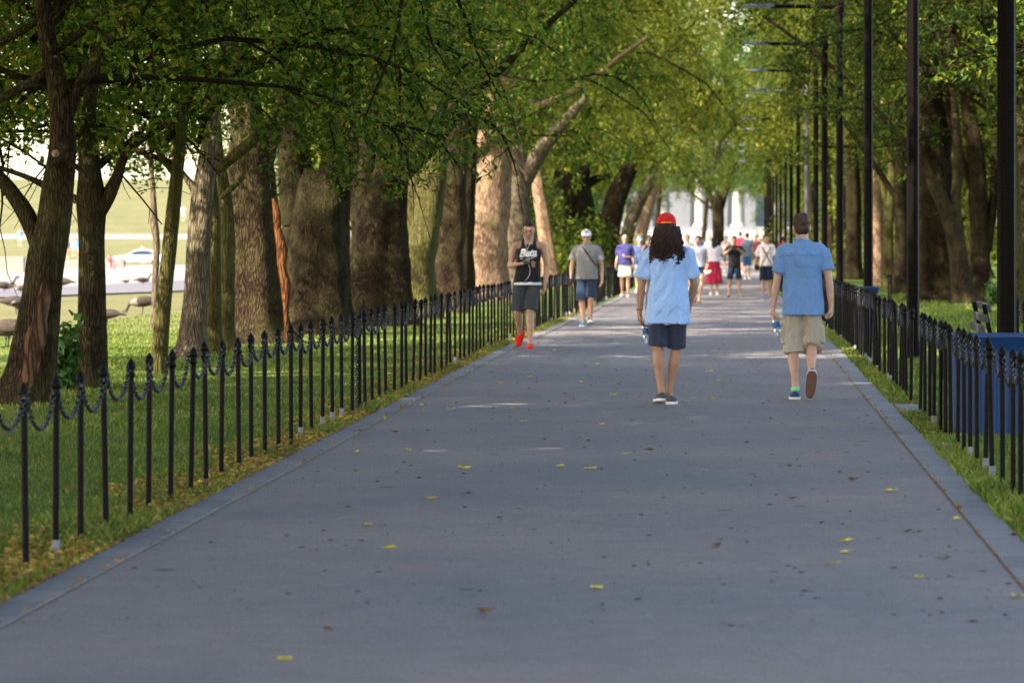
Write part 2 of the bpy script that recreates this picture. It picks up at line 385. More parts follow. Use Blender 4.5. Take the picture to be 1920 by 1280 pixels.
# ------------------------------------------------------------ grass blades (one mass per lawn)
def blades(name, boxes, mats, label, seed):
    rs = np.random.RandomState(seed); allv = []
    for (x0, x1, y0, y1, dens, h, wd) in boxes:
        n = int((x1-x0)*(y1-y0)*dens); x = x0+(x1-x0)*rs.rand(n); y = y0+(y1-y0)*rs.rand(n)
        clump = snoise(np.column_stack([x, y, 0*x]), 2.2, 5, 2); hh = h*(0.55+0.7*rs.rand(n))*(1+0.45*clump)
        a = rs.rand(n)*6.283; lean = hh*(0.2+0.6*rs.rand(n)); b = rs.rand(n)*6.283
        z = hz(x, y); w = wd*(0.7+0.6*rs.rand(n))
        c = np.column_stack([x, y, z]); dv = np.column_stack([np.cos(a), np.sin(a), 0*a])*w[:, None]/2
        ln = np.column_stack([np.cos(b), np.sin(b), 0*b])*lean[:, None]; up = np.column_stack([0*a, 0*a, hh])
        v = np.stack([c-dv, c+dv, c+ln*0.35+up*0.6+dv*0.7, c+ln+up], 1)
        allv.append(v.reshape(-1, 3))
    V = np.concatenate(allv); f = np.arange(len(V)).reshape(-1, 4)
    o = MB().add(V, f).build(name, mats, smooth=False); tag(o, label, 'grass', kind='stuff'); return o
def grassmat(name, cols):
    m = leafmat(name, cols, 0.3); return m
M_grass = grassmat('grass_blade', [(0.045, 0.10, 0.012), (0.075, 0.145, 0.02), (0.10, 0.17, 0.028), (0.15, 0.19, 0.04), (0.28, 0.26, 0.10)])
blades('grass', [(-3.75, XLO+.01, 15, 30, 1400, .05, .007), (-3.75, XLO+.01, 30, 75, 700, .05, .011), (-5.6, -3.7, 16, 30, 900, .026, .007), (-8.5, -3.7, 30, 48, 420, .03, .011),
                 (-9.5, -3.7, 48, 62, 120, .035, .016), (-12, -3.7, 48, 80, 60, .04, .018)], M_grass,
       'short mown grass on the left lawn and under its fence', 3)
blades('grass', [(XRO-.01, 1.85, 17, 34, 1700, .06, .008), (XRO-.01, 1.85, 34, 80, 800, .065, .012), (1.85, 3.6, 20, 60, 260, .055, .014), (1.85, 9, 60, 110, 70, .06, .025)], M_grass,
       'grass tufts between the right kerb and fence and behind it', 4)
# ------------------------------------------------------------ fallen leaves
def leafquads(c, sz, nrm, rs, asp=0.5, fold=0.25):
    n = len(c); r = unit(rs.normal(size=(n, 3))); u = unit(np.cross(nrm, r)); w = np.cross(nrm, u)
    sz = sz[:, None]; v = np.stack([c-u*sz*.5, c-u*sz*.05+w*sz*asp*.5+nrm*sz*fold*.3, c+u*sz*.5, c-u*sz*.05-w*sz*asp*.5+nrm*sz*fold*.3], 1)
    return v.reshape(-1, 3), np.arange(4*n).reshape(-1, 4)
M_litter = leafmat('litter_leaf', [(0.22, 0.13, 0.035), (0.36, 0.25, 0.06), (0.12, 0.065, 0.03), (0.48, 0.37, 0.09), (0.20, 0.115, 0.05), (0.30, 0.22, 0.08)], 0.15)
M_yleaf = leafmat('yellow_leaf', [(0.80, 0.60, 0.04), (0.85, 0.66, 0.07), (0.62, 0.55, 0.08), (0.7, 0.42, 0.04)], 0.15)
M_bleaf = leafmat('brown_leaf', [(0.12, 0.07, 0.04), (0.18, 0.11, 0.05)], 0.1)
def litter():
    rs = np.random.RandomState(8); C = []
    n = 12000; y = 15+(85-15)*rs.rand(n)**1.6; t = rs.rand(n)
    x = XLO+0.02-0.55*t**1.5*(1+0.35*np.sin(y*1.7)); keep = rs.rand(n) < np.clip(1.25-(y-15)/55, .12, 1)
    C.append(np.column_stack([x, y])[keep])
    n = 900; y = 18+70*rs.rand(n); x = XRO+0.01+0.22*rs.rand(n)**1.5; C.append(np.column_stack([x, y]))
    n = 700; C.append(np.column_stack([-3.7-4*rs.rand(n), 16+60*rs.rand(n)]))
    n = 260; C.append(np.column_stack([XL-0.045*rs.rand(n), 15+75*rs.rand(n)])); n = 160; C.append(np.column_stack([XR+0.045*rs.rand(n), 15+75*rs.rand(n)]))
    P = np.concatenate(C); z = hz(P[:, 0], P[:, 1])+np.where((P[:, 0] < XLO-.03) | (P[:, 0] > XRO+.03), 0.035+0.02*rs.rand(len(P)), 0.026+0.008*rs.rand(len(P)))
    c = np.column_stack([P, z]); nr = unit(np.column_stack([rs.normal(size=(len(P), 2))*.45, np.ones(len(P))]))
    v, f = leafquads(c, 0.022+0.030*rs.rand(len(P)), nr, rs, 0.6, 0.5)
    o = MB().add(v, f).build('leaf_litter', M_litter, smooth=False)
    tag(o, 'yellow and brown leaf litter drifted along the kerbs and lawn edge', 'leaf litter', kind='stuff')
litter()
def debris():
    rs = np.random.RandomState(31); n = 1700; y = 15+70*rs.rand(n)**1.3; x = XL+.03+(XR-XL-.06)*rs.rand(n)
    L = .006+.022*rs.rand(n)**2.5; a = rs.rand(n)*6.28; w = L*(.2+.5*rs.rand(n)); z = hz(x, y)+.0175
    u = np.column_stack([np.cos(a), np.sin(a), 0*a])*L[:, None]; v_ = np.column_stack([-np.sin(a), np.cos(a), 0*a])*w[:, None]; c = np.column_stack([x, y, z]); up = np.array([0, 0, 1])*(.002+.006*rs.rand(n))[:, None]
    v = np.stack([c-u, c+v_+up, c+u, c-v_+up], 1).reshape(-1, 3)
    tag(MB().add(v, np.arange(4*n).reshape(-1, 4)).build('path_debris', leafmat('debris', [(.05, .04, .035), (.09, .065, .045), (.16, .12, .06), (.035, .03, .03)], .0), smooth=False), 'specks of dark grit and leaf crumbs scattered over the path', 'debris', kind='stuff')
debris()
def path_leaves():
    rs = np.random.RandomState(21)
    spots = [(1129, 801, 1), (980, 795, 1), (690, 992, 2), (534, 1247, 1), (1587, 1022, 1), (1585, 1044, 1), (1560, 1065, 1), (1724, 1092, 1), (1671, 927, 1), (1107, 884, 1), (803, 942, 2),
             (870, 884, 1), (862, 882, 1), (1300, 751, 1), (1352, 716, 1), (1540, 988, 0), (1344, 1031, 0), (668, 853, 1), (1050, 881, 1), (728, 1036, 1), (995, 711, 1), (940, 722, 1), (905, 1156, 0), (1120, 1112, 1),
             (1795, 981, 1), (1908, 1127, 1), (1485, 941, 0), (1175, 856, 1), (1220, 849, 0), (1176, 606, 1), (1123, 686, 1), (1285, 640, 1), (1366, 668, 1), (1330, 700, 1), (1333, 751, 1), (1445, 790, 0),
             (765, 850, 2), (790, 764, 1), (846, 772, 1), (915, 745, 2), (740, 815, 0), (1010, 645, 1), (1040, 660, 1), (1240, 680, 1), (1090, 720, 1), (1060, 760, 0), (1150, 745, 1), (885, 700, 1), (960, 770, 1), (1020, 830, 0), (1600, 905, 0), (1700, 1004, 0), (1770, 1056, 0), (1480, 880, 0), (1400, 835, 0), (620, 1190, 0), (1900, 1010, 0)]
    for k, (px, py, c) in enumerate(spots):
        s = (py-HY)/1.6; x, y = (px-CX)/s, F/s
        if s < 140: s = (py-HY)/1.62; x, y = (px-CX)/s, F/s
        n = 9; th = np.linspace(0, 2*math.pi, n, endpoint=False); L = 0.024+0.018*rs.rand()
        r = L*(1+0.35*np.cos(2*th)+0.12*rs.normal(size=n)); v = np.column_stack([r*np.cos(th), 0.75*r*np.sin(th), 0.007+0.012*rs.rand(n)*1.2])
        v = v@rotz(rs.rand()*6).T; v = np.vstack([v, [0, 0, 0.004]]); a = np.arange(n)
        mb = MB().add(v, np.stack([a, (a+1) % n, np.full(n, n)], -1))
        o = mb.build('fallen_leaf', [M_yleaf, M_litter, M_bleaf][(1, 0, 2)[0] if c == 2 else (0 if c == 1 else 2)], smooth=False, loc=(x, y, float(hz(x, y))+0.018))
        tag(o, ['brown curled leaf lying flat on the grey path', 'yellow fallen leaf lying on the grey path', 'orange-brown fallen leaf lying on the grey path'][c], 'leaf', ['brown leaves on the path', 'yellow leaves on the path', 'orange-brown leaves on the path'][c])
path_leaves()
# ------------------------------------------------------------ trees
M_bk1 = bark('bark_brown', (0.011, 0.007, 0.004), (0.056, 0.038, 0.023), (0.075, 0.075, 0.026), 0.25, 1.35)
M_bk2 = bark('bark_mossy', (0.018, 0.014, 0.006), (0.078, 0.061, 0.030), (0.10, 0.105, 0.028), 0.6)
M_bk3 = bark('bark_grey', (0.060, 0.046, 0.034), (0.175, 0.14, 0.105), (0.13, 0.125, 0.06), 0.2)
M_bk4 = bark('bark_pale', (0.13, 0.078, 0.052), (0.36, 0.24, 0.17), (0.22, 0.20, 0.09), 0.1, 0.8)
M_bk5 = bark('bark_dark', (0.005, 0.0032, 0.002), (0.025, 0.0155, 0.009), (0.045, 0.042, 0.015), 0.35, 1.3)
M_wood = bark('bare_wood', (0.040, 0.022, 0.014), (0.135, 0.080, 0.054), None, 0, 0.55)
M_cut = simple('cut_wood', (0.20, 0.13, 0.085), 0.8, 0.5, 40)
M_orange = bark('stripped_stem', (0.045, 0.018, 0.007), (0.150, 0.062, 0.022), None, 0, 0.9)
BK = {1: M_bk1, 2: M_bk2, 3: M_bk3, 4: M_bk4, 5: M_bk5}
G1 = [(0.024, 0.055, 0.008), (0.036, 0.080, 0.012), (0.054, 0.106, 0.016), (0.078, 0.132, 0.020), (0.115, 0.155, 0.022), (0.18, 0.165, 0.024)]
M_leafA = leafmat('leaf_near', G1, 0.42, 1.15)
M_leafB = leafmat('leaf_far', [(0.032, 0.062, 0.009), (0.052, 0.092, 0.013), (0.080, 0.122, 0.018), (0.115, 0.152, 0.025), (0.16, 0.175, 0.035)], 0.48, 1.15)
M_leafC = leafmat('leaf_bluegreen', [(0.022, 0.060, 0.018), (0.032, 0.085, 0.026), (0.050, 0.110, 0.034), (0.075, 0.14, 0.045)], 0.38, 1.2)
M_leafD = leafmat('leaf_sun_toned', [(0.065, 0.100, 0.014), (0.100, 0.138, 0.020), (0.15, 0.185, 0.032), (0.22, 0.225, 0.045)], 0.52, 1.1)  # yellower, brighter foliage; sunlight on the leaves is put into the colour
M_leafE = leafmat('leaf_shade_toned', [tuple(x*.62 for x in c) for c in G1], 0.40, 1.1)  # near leaf colours dimmed; the shade on these crowns is in the colour
LEAF = {'E': M_leafE, 'A': M_leafA, 'B': M_leafB, 'C': M_leafC, 'D': M_leafD}

def trunk_tube(P, r, seed, sides=22, flare=0.0, flute=0.08):
    n = max(10, int(np.linalg.norm(np.diff(P, axis=0), axis=1).sum()/0.10)); n = min(n, 90)
    Q, rr = resample(P, r, n); rs = np.random.RandomState(seed)
    ph = rs.rand(6)*6.28; kk = rs.randint(2, 6, 6) if flute > .1 else rs.randint(3, 8, 6)
    def rmod(Pp, th):
        z = Pp[:, 2]-Pp[0, 2]
        o = np.ones((len(Pp), len(th)))
        for j in range(4):
            o += flute*(0.6 if j else 1.0)*np.sin(kk[j]*th[None, :]+ph[j]+z[:, None]*(0.5*rs.rand()-0.25)*2)*0.6
        fl = np.exp(-np.maximum(z, 0)/0.35)[:, None]*flare
        o += fl*(0.5+0.8*np.maximum(0, np.sin(kk[4]*th[None, :]+ph[4])))
        pts = np.column_stack([np.repeat(Pp[:, 0], len(th))+np.tile(np.cos(th), len(Pp)), np.tile(np.sin(th), len(Pp)), np.repeat(Pp[:, 2], len(th))*1.2])
        o += (0.12 if flute > .1 else 0.06)*snoise(pts, 3.6, seed+9, 3).reshape(len(Pp), -1)
        return o
    return tube(Q, rr, sides, True, rmod), (Q, rr)

def crown(seed, z0, z1, rad, limbs, subs, twigs, lv, size, big_above=99, hang=0.35, lowst=0.6, upd=2):
    """branches + leaves of a crown, origin at the tree's foot"""
    rs = np.random.RandomState(seed); B = MB(); tw = []; twr = []
    parts = []
    def curve(p, d, L, droop, n=7, wob=0.12):
        pts = [p]; d = unit(d)
        for k in range(n-1):
            d = unit(d+rs.normal(size=3)*wob+np.array([0, 0, -droop*(k+1)/n]))
            pts.append(pts[-1]+d*L/(n-1))
        return np.array(pts)
    for i in range(limbs):
        t = (i+0.5)/limbs; zz = z0+lowst+(z1*0.62-z0-lowst)*t; az = i*2.399+rs.rand()*0.6
        el = R(12+50*t+rs.rand()*14); L = rad*(1.05-0.45*t)*(0.85+0.3*rs.rand())/max(math.cos(el), .45)
        d = np.array([math.cos(az)*math.cos(el), math.sin(az)*math.cos(el), math.sin(el)])
        pl = curve(np.array([0, 0, zz])+rs.normal(size=3)*np.array([.15, .15, .1]), d, L, 0.30, 9, .17)
        pl[:, 2] = np.maximum(pl[:, 2], z0+0.35)
        parts.append(tube(pl, np.linspace(.024+.026*(1-t)*rad/6, .009, 9), 6, False))
        for j in range(subs):
            u = 0.28+0.72*(j+rs.rand())/subs; k = min(int(u*8), 7); p = pl[k]+(pl[k+1]-pl[k])*(u*8-k)
            dd = unit(pl[k+1]-pl[k]); side = unit(np.cross(dd, [0, 0, 1])); s2 = side*(1 if rs.rand() < .5 else -1)*(0.6+.6*rs.rand())
            dd = unit(dd*0.6+s2+np.array([0, 0, rs.normal()*.35]))
            pb = curve(p, dd, L*(0.42-0.18*u)*(0.8+.5*rs.rand()), hang*0.8, 6, .18)
            parts.append(tube(pb, np.linspace(.020, .007, 6), 4, False))
            for q in range(twigs):
                w = 0.2+0.8*(q+rs.rand())/twigs; kk = min(int(w*5), 4); pp = pb[kk]+(pb[kk+1]-pb[kk])*(w*5-kk)
                td = unit(rs.normal(size=3)+unit(pb[kk+1]-pb[kk])*0.8+np.array([0, 0, -hang]))
                tl = 0.35+0.5*rs.rand(); pt = curve(pp, td, tl, hang, 4, .2)
                tw.append(pt); twr.append(rs.rand())
                if rs.rand() < 0.6: parts.append(tube(pt, np.linspace(.006, .003, 4), 3, False))
    tw = np.array(tw)                     # (n,4,3)
    n = len(tw); low = tw[:, :, 2].mean(1)
    bigm = low > big_above; C = []; SZ = []
    for m, l, sz in ((~bigm, lv, size), (bigm, max(4, lv//upd), size*2.5)):
        t = tw[m]
        if len(t) == 0: continue
        u = rs.rand(len(t), l)*2.999; k = u.astype(int); fr = (u-k)[..., None]
        i = np.arange(len(t))[:, None]
        p = t[i, k]*(1-fr)+t[i, np.minimum(k+1, 3)]*fr
        p = p+rs.normal(size=p.shape)*sz*0.75
        C.append(p.reshape(-1, 3)); SZ.append(sz*(0.65+0.6*rs.rand(len(t)*l)))
    C = np.concatenate(C); SZ = np.concatenate(SZ)
    keep = C[:, 2] > z0+0.35*snoise(C*np.array([1, 1, 0]), 1.1, seed, 2)-0.1; C = C[keep]; SZ = SZ[keep]
    nr = unit(rs.normal(size=C.shape)*0.75+np.array([0, 0, 0.8])); v, f = leafquads(C, SZ, nr, rs, 0.5, 0.3)
    lm = MB().add(v, f).mesh('crown', [M_leafA], False)
    bm = join(*parts).mesh('branches', [M_bk5], True)
    return bm, lm
CROWNS = {
 'lowA': crown(11, 2.2, 10, 3.7, 22, 7, 8, 27, 0.088, 5.4, lowst=.7),
 'lowB': crown(12, 2.4, 10, 3.8, 22, 7, 8, 27, 0.088, 5.4, lowst=.7),
 'lowS': crown(18, 1.8, 7, 3.2, 14, 7, 9, 36, 0.08, 5.8, lowst=.4),
 'shade': crown(19, 4.6, 14, 6.8, 16, 9, 8, 30, 0.20, 5.4, lowst=.8, upd=2),
 'bush': crown(20, 0.3, 10, 6.2, 22, 9, 9, 22, 0.17, 8.5, lowst=.6),
 'midA': crown(13, 3.6, 14, 6.4, 18, 8, 9, 26, 0.115, 8.5),
 'midB': crown(14, 4.0, 14, 6.6, 18, 8, 9, 26, 0.115, 8.5),
 'farA': crown(15, 4.4, 16, 7.2, 20, 9, 9, 20, 0.16, 12.5, 0.45),
 'farB': crown(16, 4.8, 16, 7.4, 20, 9, 9, 20, 0.16, 12.5, 0.45),
 'farC': crown(17, 6.2, 15, 8.0, 18, 9, 9, 20, 0.17, 13.5, 0.3),
}
CZ0 = dict(lowA=2.2, lowB=2.4, lowS=1.8, shade=4.6, bush=.3, midA=3.6, midB=4.0, farA=4.4, farB=4.8, farC=6.2)
_crown_mats = {}
def crown_mesh(var, lm):
    k = (var, lm)
    if k not in _crown_mats:
        me = CROWNS[var][1]
        if lm != 'A': me = me.copy(); me.materials[0] = LEAF[lm]
        _crown_mats[k] = me
    return _crown_mats[k]
TREES = []
def tree(label, s, stems, bk, var, rz=0.0, sc=1.0, lm='A', zs=1.0, flare=0.6, off=(0, 0), name='tree', flute=0.08, cat='tree', sides=22, group=None, lift=0.0):
    """stems: first is the trunk; each a list of (px, py, width_px) measured in the photograph at scale s (pixels per metre)"""
    px, py, w = stems[0][0]; x, y = (px-CX)/s, F/s; g = float(hz(x, y))
    root = empty(name, (x, y, g), label, cat, group)
    mbs = []; first = None
    for k, st in enumerate(stems):
        dy = 0.0
        P = []; r = []
        for q in st:
            yy = F/s+(q[3] if len(q) > 3 else 0.0); s2 = F/yy
            p = np.array([(q[0]-CX)/s2, yy, 1.6-(q[1]-HY)/s2]); P.append(p); r.append(q[2]/s2/2)
        P = np.array(P)-np.array([x, y, g]); r = np.array(r)
        if k == 0:
            z0 = P[1:, 2]; P[0, 2] = min(0.0, P[1, 2]-0.05); P = np.vstack([P[0]-np.array([0, 0, .25]), P]); r = np.concatenate([[r[0]*1.1], r])
        mb, path = trunk_tube(P, r, int(px)+k*7, sides if k == 0 else max(8, sides//2+2), flare if k == 0 else 0, flute if k == 0 else flute*.6)
        mbs.append(mb)
        if k == 0: first = path
    join(*mbs).build('trunk', BK[bk], root)
    if var:
        lift = lift-CZ0[var]*(zs-1.0)
        B, L = CROWNS[var][0], crown_mesh(var, lm)
        top = first[0][min(len(first[0])-1, int(len(first[0])*0.6))]
        for nm, me in (('branches', B), ('crown', L)):
            o = link(nm, me, root, (float(top[0])+off[0], float(top[1])+off[1], lift)); o.rotation_euler = (0, 0, rz); o.scale = (sc, sc, zs)
    TREES.append(root); root['_p'] = 0; del root['_p']
    return root, first
# ---- left row, nearest first
t1, f1 = tree('leaning tree with a long bare scar down its trunk, nearest on the left lawn', 200, [
    [(46, 762, 112), (56, 715, 94), (66, 650, 82), (78, 560, 76), (86, 490, 74), (98, 430, 66), (108, 350, 58), (118, 270, 52), (112, 180, 42), (92, 90, 34), (80, 0, 30), (70, -120, 24)],
    [(84, 480, 44), (60, 425, 36), (28, 370, 30), (-5, 330, 26), (-70, 280, 22)],
    [(110, 118, 20), (60, 152, 17), (0, 186, 16), (-70, 215, 14)],
    [(-40, 105, 15), (40, 58, 14), (110, 18, 12), (190, -30, 9)],
    [(92, 352, 14), (55, 334, 10), (10, 318, 9), (-60, 298, 8)],
    [(122, 222, 30), (145, 170, 25), (175, 115, 21), (212, 62, 16), (245, 0, 12), (270, -80, 8)],
    [(114, 268, 22, -.1), (128, 300, 12, -.2), (150, 318, 9, -.2), (168, 340, 7, -.2)]],
    1, 'lowA', 0.3, off=(0.0, 0), flare=0.35)
join(*[ellipsoid(W3(104, 288, 201.5)-np.array(t1.location), (0.036, 0.04, 0.038))]).build('branch_stub', M_cut, t1)
def patch(root, first, t0, t1_, a0, a1, wd, m, name, lift=1.03):
    Q, rr = first; n = len(Q); i0, i1 = int(t0*n), int(t1_*n); T, U, V = frames(Q); vs = []; K = 7
    for i in range(i0, i1+1):
        t = (i-i0)/(i1-i0); a = a0+(a1-a0)*t; w = wd*math.sin(math.pi*min(1, 0.12+t*0.95))**0.6*(1+.2*math.sin(t*19))
        for k in range(K):
            u = k/(K-1)-.5; th = a+u*w; l = lift+0.06*(0.25-u*u)+0.03*math.sin(i*1.3+k*2); 
            vs.append(Q[i]+rr[i]*l*np.array([math.sin(th), -math.cos(th), 0]))
    m_ = i1-i0+1; i = np.arange(m_-1)[:, None]*K; j = np.arange(K-1)[None, :]
    q = np.stack([i+j, i+j+1, i+K+j+1, i+K+j], -1).reshape(-1, 4)
    MB().add(np.array(vs), q).build(name, m, root)
patch(t1, f1, 0.10, 0.33, 0.05, 0.35, 0.85, M_wood, 'bare_wood', 1.10)
tree('straight tree forking at head height behind the black posts, bush at its left', 182, [
    [(172, 728, 62), (172, 690, 56), (172, 600, 52), (171, 500, 49), (171, 420, 50), (170, 375, 54), (168, 330, 42), (164, 270, 34), (168, 200, 26), (178, 120, 20), (190, 20, 14), (195, -80, 10)],
    [(182, 400, 34), (203, 368, 29), (221, 330, 21), (234, 292, 16), (264, 264, 13), (292, 246, 11), (314, 233, 10), (345, 210, 9), (364, 172, 8), (402, 126, 6)],
    [(312, 233, 8), (300, 200, 7), (290, 150, 6), (285, 80, 5)],
    [(178, 318, 16), (204, 296, 12), (236, 270, 9), (272, 240, 7)],
    [(160, 392, 20), (146, 374, 13), (122, 362, 9)]],
    1, 'lowB', 1.4, off=(0.4, 0.3), flare=0.2)
t3, f3 = tree('slim mossy tree leaning right between the straight tree and the grey trunk', 166, [
    [(296, 705, 34), (299, 670, 29), (303, 610, 27), (309, 545, 27), (317, 470, 27), (324, 400, 26), (331, 330, 24), (338, 260, 22), (345, 180, 18), (350, 90, 14), (350, 0, 10)],
    [(330, 330, 14), (300, 290, 10), (270, 230, 7)]], 2, 'lowS', 2.2, flare=0.3)
tree('thin grey sapling just behind the slim mossy tree', 112, [
    [(288, 632, 15), (289, 600, 12), (291, 530, 12), (294, 460, 12), (289, 415, 15), (287, 360, 11), (283, 300, 9), (281, 220, 7)]], 3, 'lowS', 0.7, 0.8, sides=12, flare=0.2, lift=1.0)
tree('smooth pale grey trunk, leftmost of the close trunk cluster', 148, [
    [(360, 676, 66), (362, 645, 50), (366, 580, 44), (371, 500, 43), (376, 430, 43), (381, 370, 42), (388, 310, 34), (398, 240, 26), (412, 150, 20), (430, 40, 12)],
    [(378, 385, 24), (362, 352, 16), (346, 330, 11), (325, 300, 8)]], 3, 'lowA', 3.9, flare=0.6, lm='A', lift=1.2)
tree('dark narrow trunk wedged right of the pale grey trunk', 143, [
    [(402, 664, 42), (400, 630, 34), (399, 560, 30), (400, 480, 28), (399, 400, 27), (394, 330, 22), (392, 240, 16), (395, 140, 12)]], 2, 'lowS', 4.4, flare=0.3, lift=1.7)
tree('narrow brown trunk with a limb slanting up right, beside the wide ridged trunk', 139, [
    [(427, 655, 36), (426, 620, 29), (426, 550, 27), (427, 470, 26), (425, 400, 26), (418, 340, 22), (410, 280, 17), (405, 180, 12)],
    [(408, 318, 18, -.4), (440, 292, 22, -.5), (490, 250, 22, -.6), (535, 212, 20, -.6), (600, 160, 14, -.6), (660, 110, 9, -.6)],
    [(416, 370, 10, -.5), (436, 352, 11, -.6), (458, 330, 9, -.6)]], 2, 'lowB', 5.0, flare=0.3, lift=1.7)
tree('wide ridged brown trunk with an orange stem beside it', 129, [
    [(486, 650, 148), (484, 622, 122), (481, 560, 108), (478, 480, 102), (475, 400, 98), (471, 330, 86), (467, 260, 74), (458, 180, 56), (452, 90, 40), (450, 0, 28)],
    [(488, 320, 44), (515, 240, 32), (555, 165, 22), (600, 90, 15)], [(452, 250, 30), (430, 170, 22), (400, 90, 14)]], 1, 'midA', 0.2, flare=0.35, off=(-2, 0), flute=0.07, sides=30, lift=.5, zs=1.3)
o_, fo = tree('stripped orange-brown dead stem against the wide ridged trunk', 131, [
    [(538, 620, 7), (536, 575, 11), (536, 535, 20), (528, 500, 16), (529, 470, 22), (521, 430, 14), (519, 400, 15), (514, 372, 8)]], 1, None, name='dead_stem', cat='dead stem', sides=14, flare=0.1)
o_.children[0].data.materials[0] = M_orange
tree('broad dark trunk splitting into two stems, left of the bright gap', 117, [
    [(596, 626, 150), (596, 590, 128), (594, 520, 120), (594, 440, 120), (596, 370, 114), (602, 320, 76)],
    [(563, 420, 66), (556, 340, 62), (545, 250, 46), (530, 150, 34), (520, 40, 22)],
    [(618, 420, 70), (628, 330, 60), (640, 240, 46), (665, 140, 34), (690, 40, 22)]], 5, 'midB', 1.1, flare=0.3, sides=30, flute=.2, off=(-2, 0), lift=.6, zs=1.35)
tree('thick dark trunk leaning right, a heavy limb over the path', 104, [
    [(706, 612, 150), (706, 575, 122), (708, 500, 106), (714, 430, 94), (728, 340, 72), (748, 250, 60), (768, 160, 46), (790, 60, 32), (800, -20, 24)],
    [(690, 470, 48), (686, 390, 42), (690, 300, 36), (700, 200, 28), (712, 90, 20)],
    [(728, 345, 30, -.5), (790, 292, 32, -1.2), (842, 226, 30, -2), (892, 166, 26, -3), (945, 122, 18, -4), (1010, 60, 13, -5), (1080, 0, 9, -6)]],
    5, 'midA', 2.6, flare=0.4, sides=30, flute=.2, off=(-2.6, 0), lift=.8, zs=1.35)
tree('mossy bent trunk with dappled sun, left of the pale pink trunk pair', 94, [
    [(778, 594, 110), (779, 560, 88), (782, 510, 72), (792, 460, 60), (804, 400, 54), (812, 330, 50), (818, 250, 42), (826, 150, 32), (836, 50, 22)],
    [(760, 560, 46), (748, 480, 40), (738, 400, 34), (730, 320, 26)]], 2, 'midB', 4.0, off=(-2.2, 0), lift=.8, zs=1.35, flare=0.4, sides=28, flute=.14, lm='A')
tree('upright fluted trunk touching the left side of the pale sunlit trunk', 87, [
    [(838, 585, 84), (838, 550, 66), (842, 480, 60), (846, 400, 58), (850, 320, 54), (858, 240, 44), (866, 140, 32), (876, 40, 22)]], 1, 'midA', 5.2, off=(-2, 0), lift=.8, zs=1.35, flare=0.4, sides=28, flute=.14)
tree('broad pale pinkish trunk in full sun behind the fence', 72, [
    [(905, 574, 122), (905, 545, 100), (907, 490, 92), (910, 430, 86), (916, 360, 82), (923, 290, 74), (934, 220, 60), (945, 140, 44), (955, 40, 28)],
    [(872, 300, 14, -.4), (905, 268, 18, -.6), (940, 236, 15, -.8), (985, 206, 12, -1.2), (1040, 186, 10, -1.6), (1100, 155, 9, -2), (1150, 116, 8, -3), (1210, 72, 6, -4)],
    [(880, 250, 12), (925, 200, 14, -.8), (975, 150, 10, -1)]], 4, 'lowS', 0.4, 1.2, flare=0.35, sides=30, flute=.05, off=(0.5, 1.0), lift=3.2)
tree('grey forked trunk behind the walking man in black, one limb rising right', 64, [
    [(972, 562, 66), (971, 530, 52), (970, 470, 46), (971, 400, 46), (972, 340, 42), (968, 280, 32), (966, 200, 22)],
    [(974, 350, 34), (1003, 300, 30), (1034, 255, 26), (1064, 222, 21), (1100, 180, 13)]], 3, 'farA', 1.0, flare=0.3, flute=.1, lm='D', zs=1.3)
tree('slim pinkish trunk with splayed foot between two thick trunks', 56, [
    [(1040, 552, 40), (1034, 520, 32), (1026, 470, 27), (1018, 410, 25), (1010, 360, 22), (1003, 300, 18)]], 4, 'farB', 2.0, 0.85, flare=0.4, lm='D', lift=1, zs=1.3)
tree('thick ridged trunk behind the man in the white cap', 46, [
    [(1085, 536, 112), (1085, 512, 94), (1082, 460, 84), (1078, 400, 76), (1074, 340, 66), (1082, 270, 52), (1100, 200, 38)],
    [(1082, 372, 22), (1108, 340, 17), (1145, 330, 12)]], 5, 'farA', 3.0, flare=0.3, flute=.12, lm='D', zs=1.35)
tree('dark trunk leaning right, beyond the man in the white cap', 38, [
    [(1132, 525, 60), (1134, 490, 46), (1142, 430, 40), (1156, 370, 36), (1178, 320, 30), (1200, 270, 22)]], 5, 'farB', 4.1, flare=0.3, lm='D', zs=1.4)
tree('leaning sunlit trunk above the man in the navy polo', 31, [
    [(1162, 515, 40), (1168, 480, 30), (1182, 420, 26), (1203, 370, 22), (1226, 330, 17)]], 3, 'farA', 5.0, flare=0.3, lm='B', zs=1.5)
tree('farthest pinkish trunk of the left row, leaning over the path', 26.5, [
    [(1192, 508, 30), (1196, 470, 24), (1210, 410, 20), (1224, 360, 18), (1240, 320, 13)]], 4, 'farB', 0.6, flare=0.3, lm='B', zs=1.6)
tree('single dark forked tree at the end of the avenue before the white building', 23, [
    [(1347, 495, 28), (1347, 440, 22), (1346, 400, 23), (1346, 380, 22), (1347, 360, 14)],
    [(1343, 395, 13), (1330, 362, 10), (1318, 335, 7), (1300, 310, 5)], [(1350, 395, 14), (1360, 362, 11), (1372, 325, 8), (1385, 300, 6)], [(1346, 400, 6), (1322, 382, 5), (1296, 362, 4)]],
    5, 'farC', 0.3, flare=0.2, lm='C', flute=.04, lift=-.5, zs=1.2)
for k, (X, Y, lab) in enumerate([(-6.2, 318, 'leaning tree at the left edge of the white building'), (3.4, 322, 'thin tree before the right part of the white building'), (-2.5, 372, 'tree whose crown hangs over the white building roof')]):
    s = F/Y; px = CX+X*s
    tree(lab, s, [[(px, HY+1.95*s, .8*s), (px, HY+s*1.2, .5*s), (px+4, HY-s*1, .45*s), (px+8, HY-3*s, .35*s), (px+14, HY-6*s, .2*s)]], 5, 'farC', 1.0+k*2, lm='B', sides=12, lift=-.6, zs=1.25)
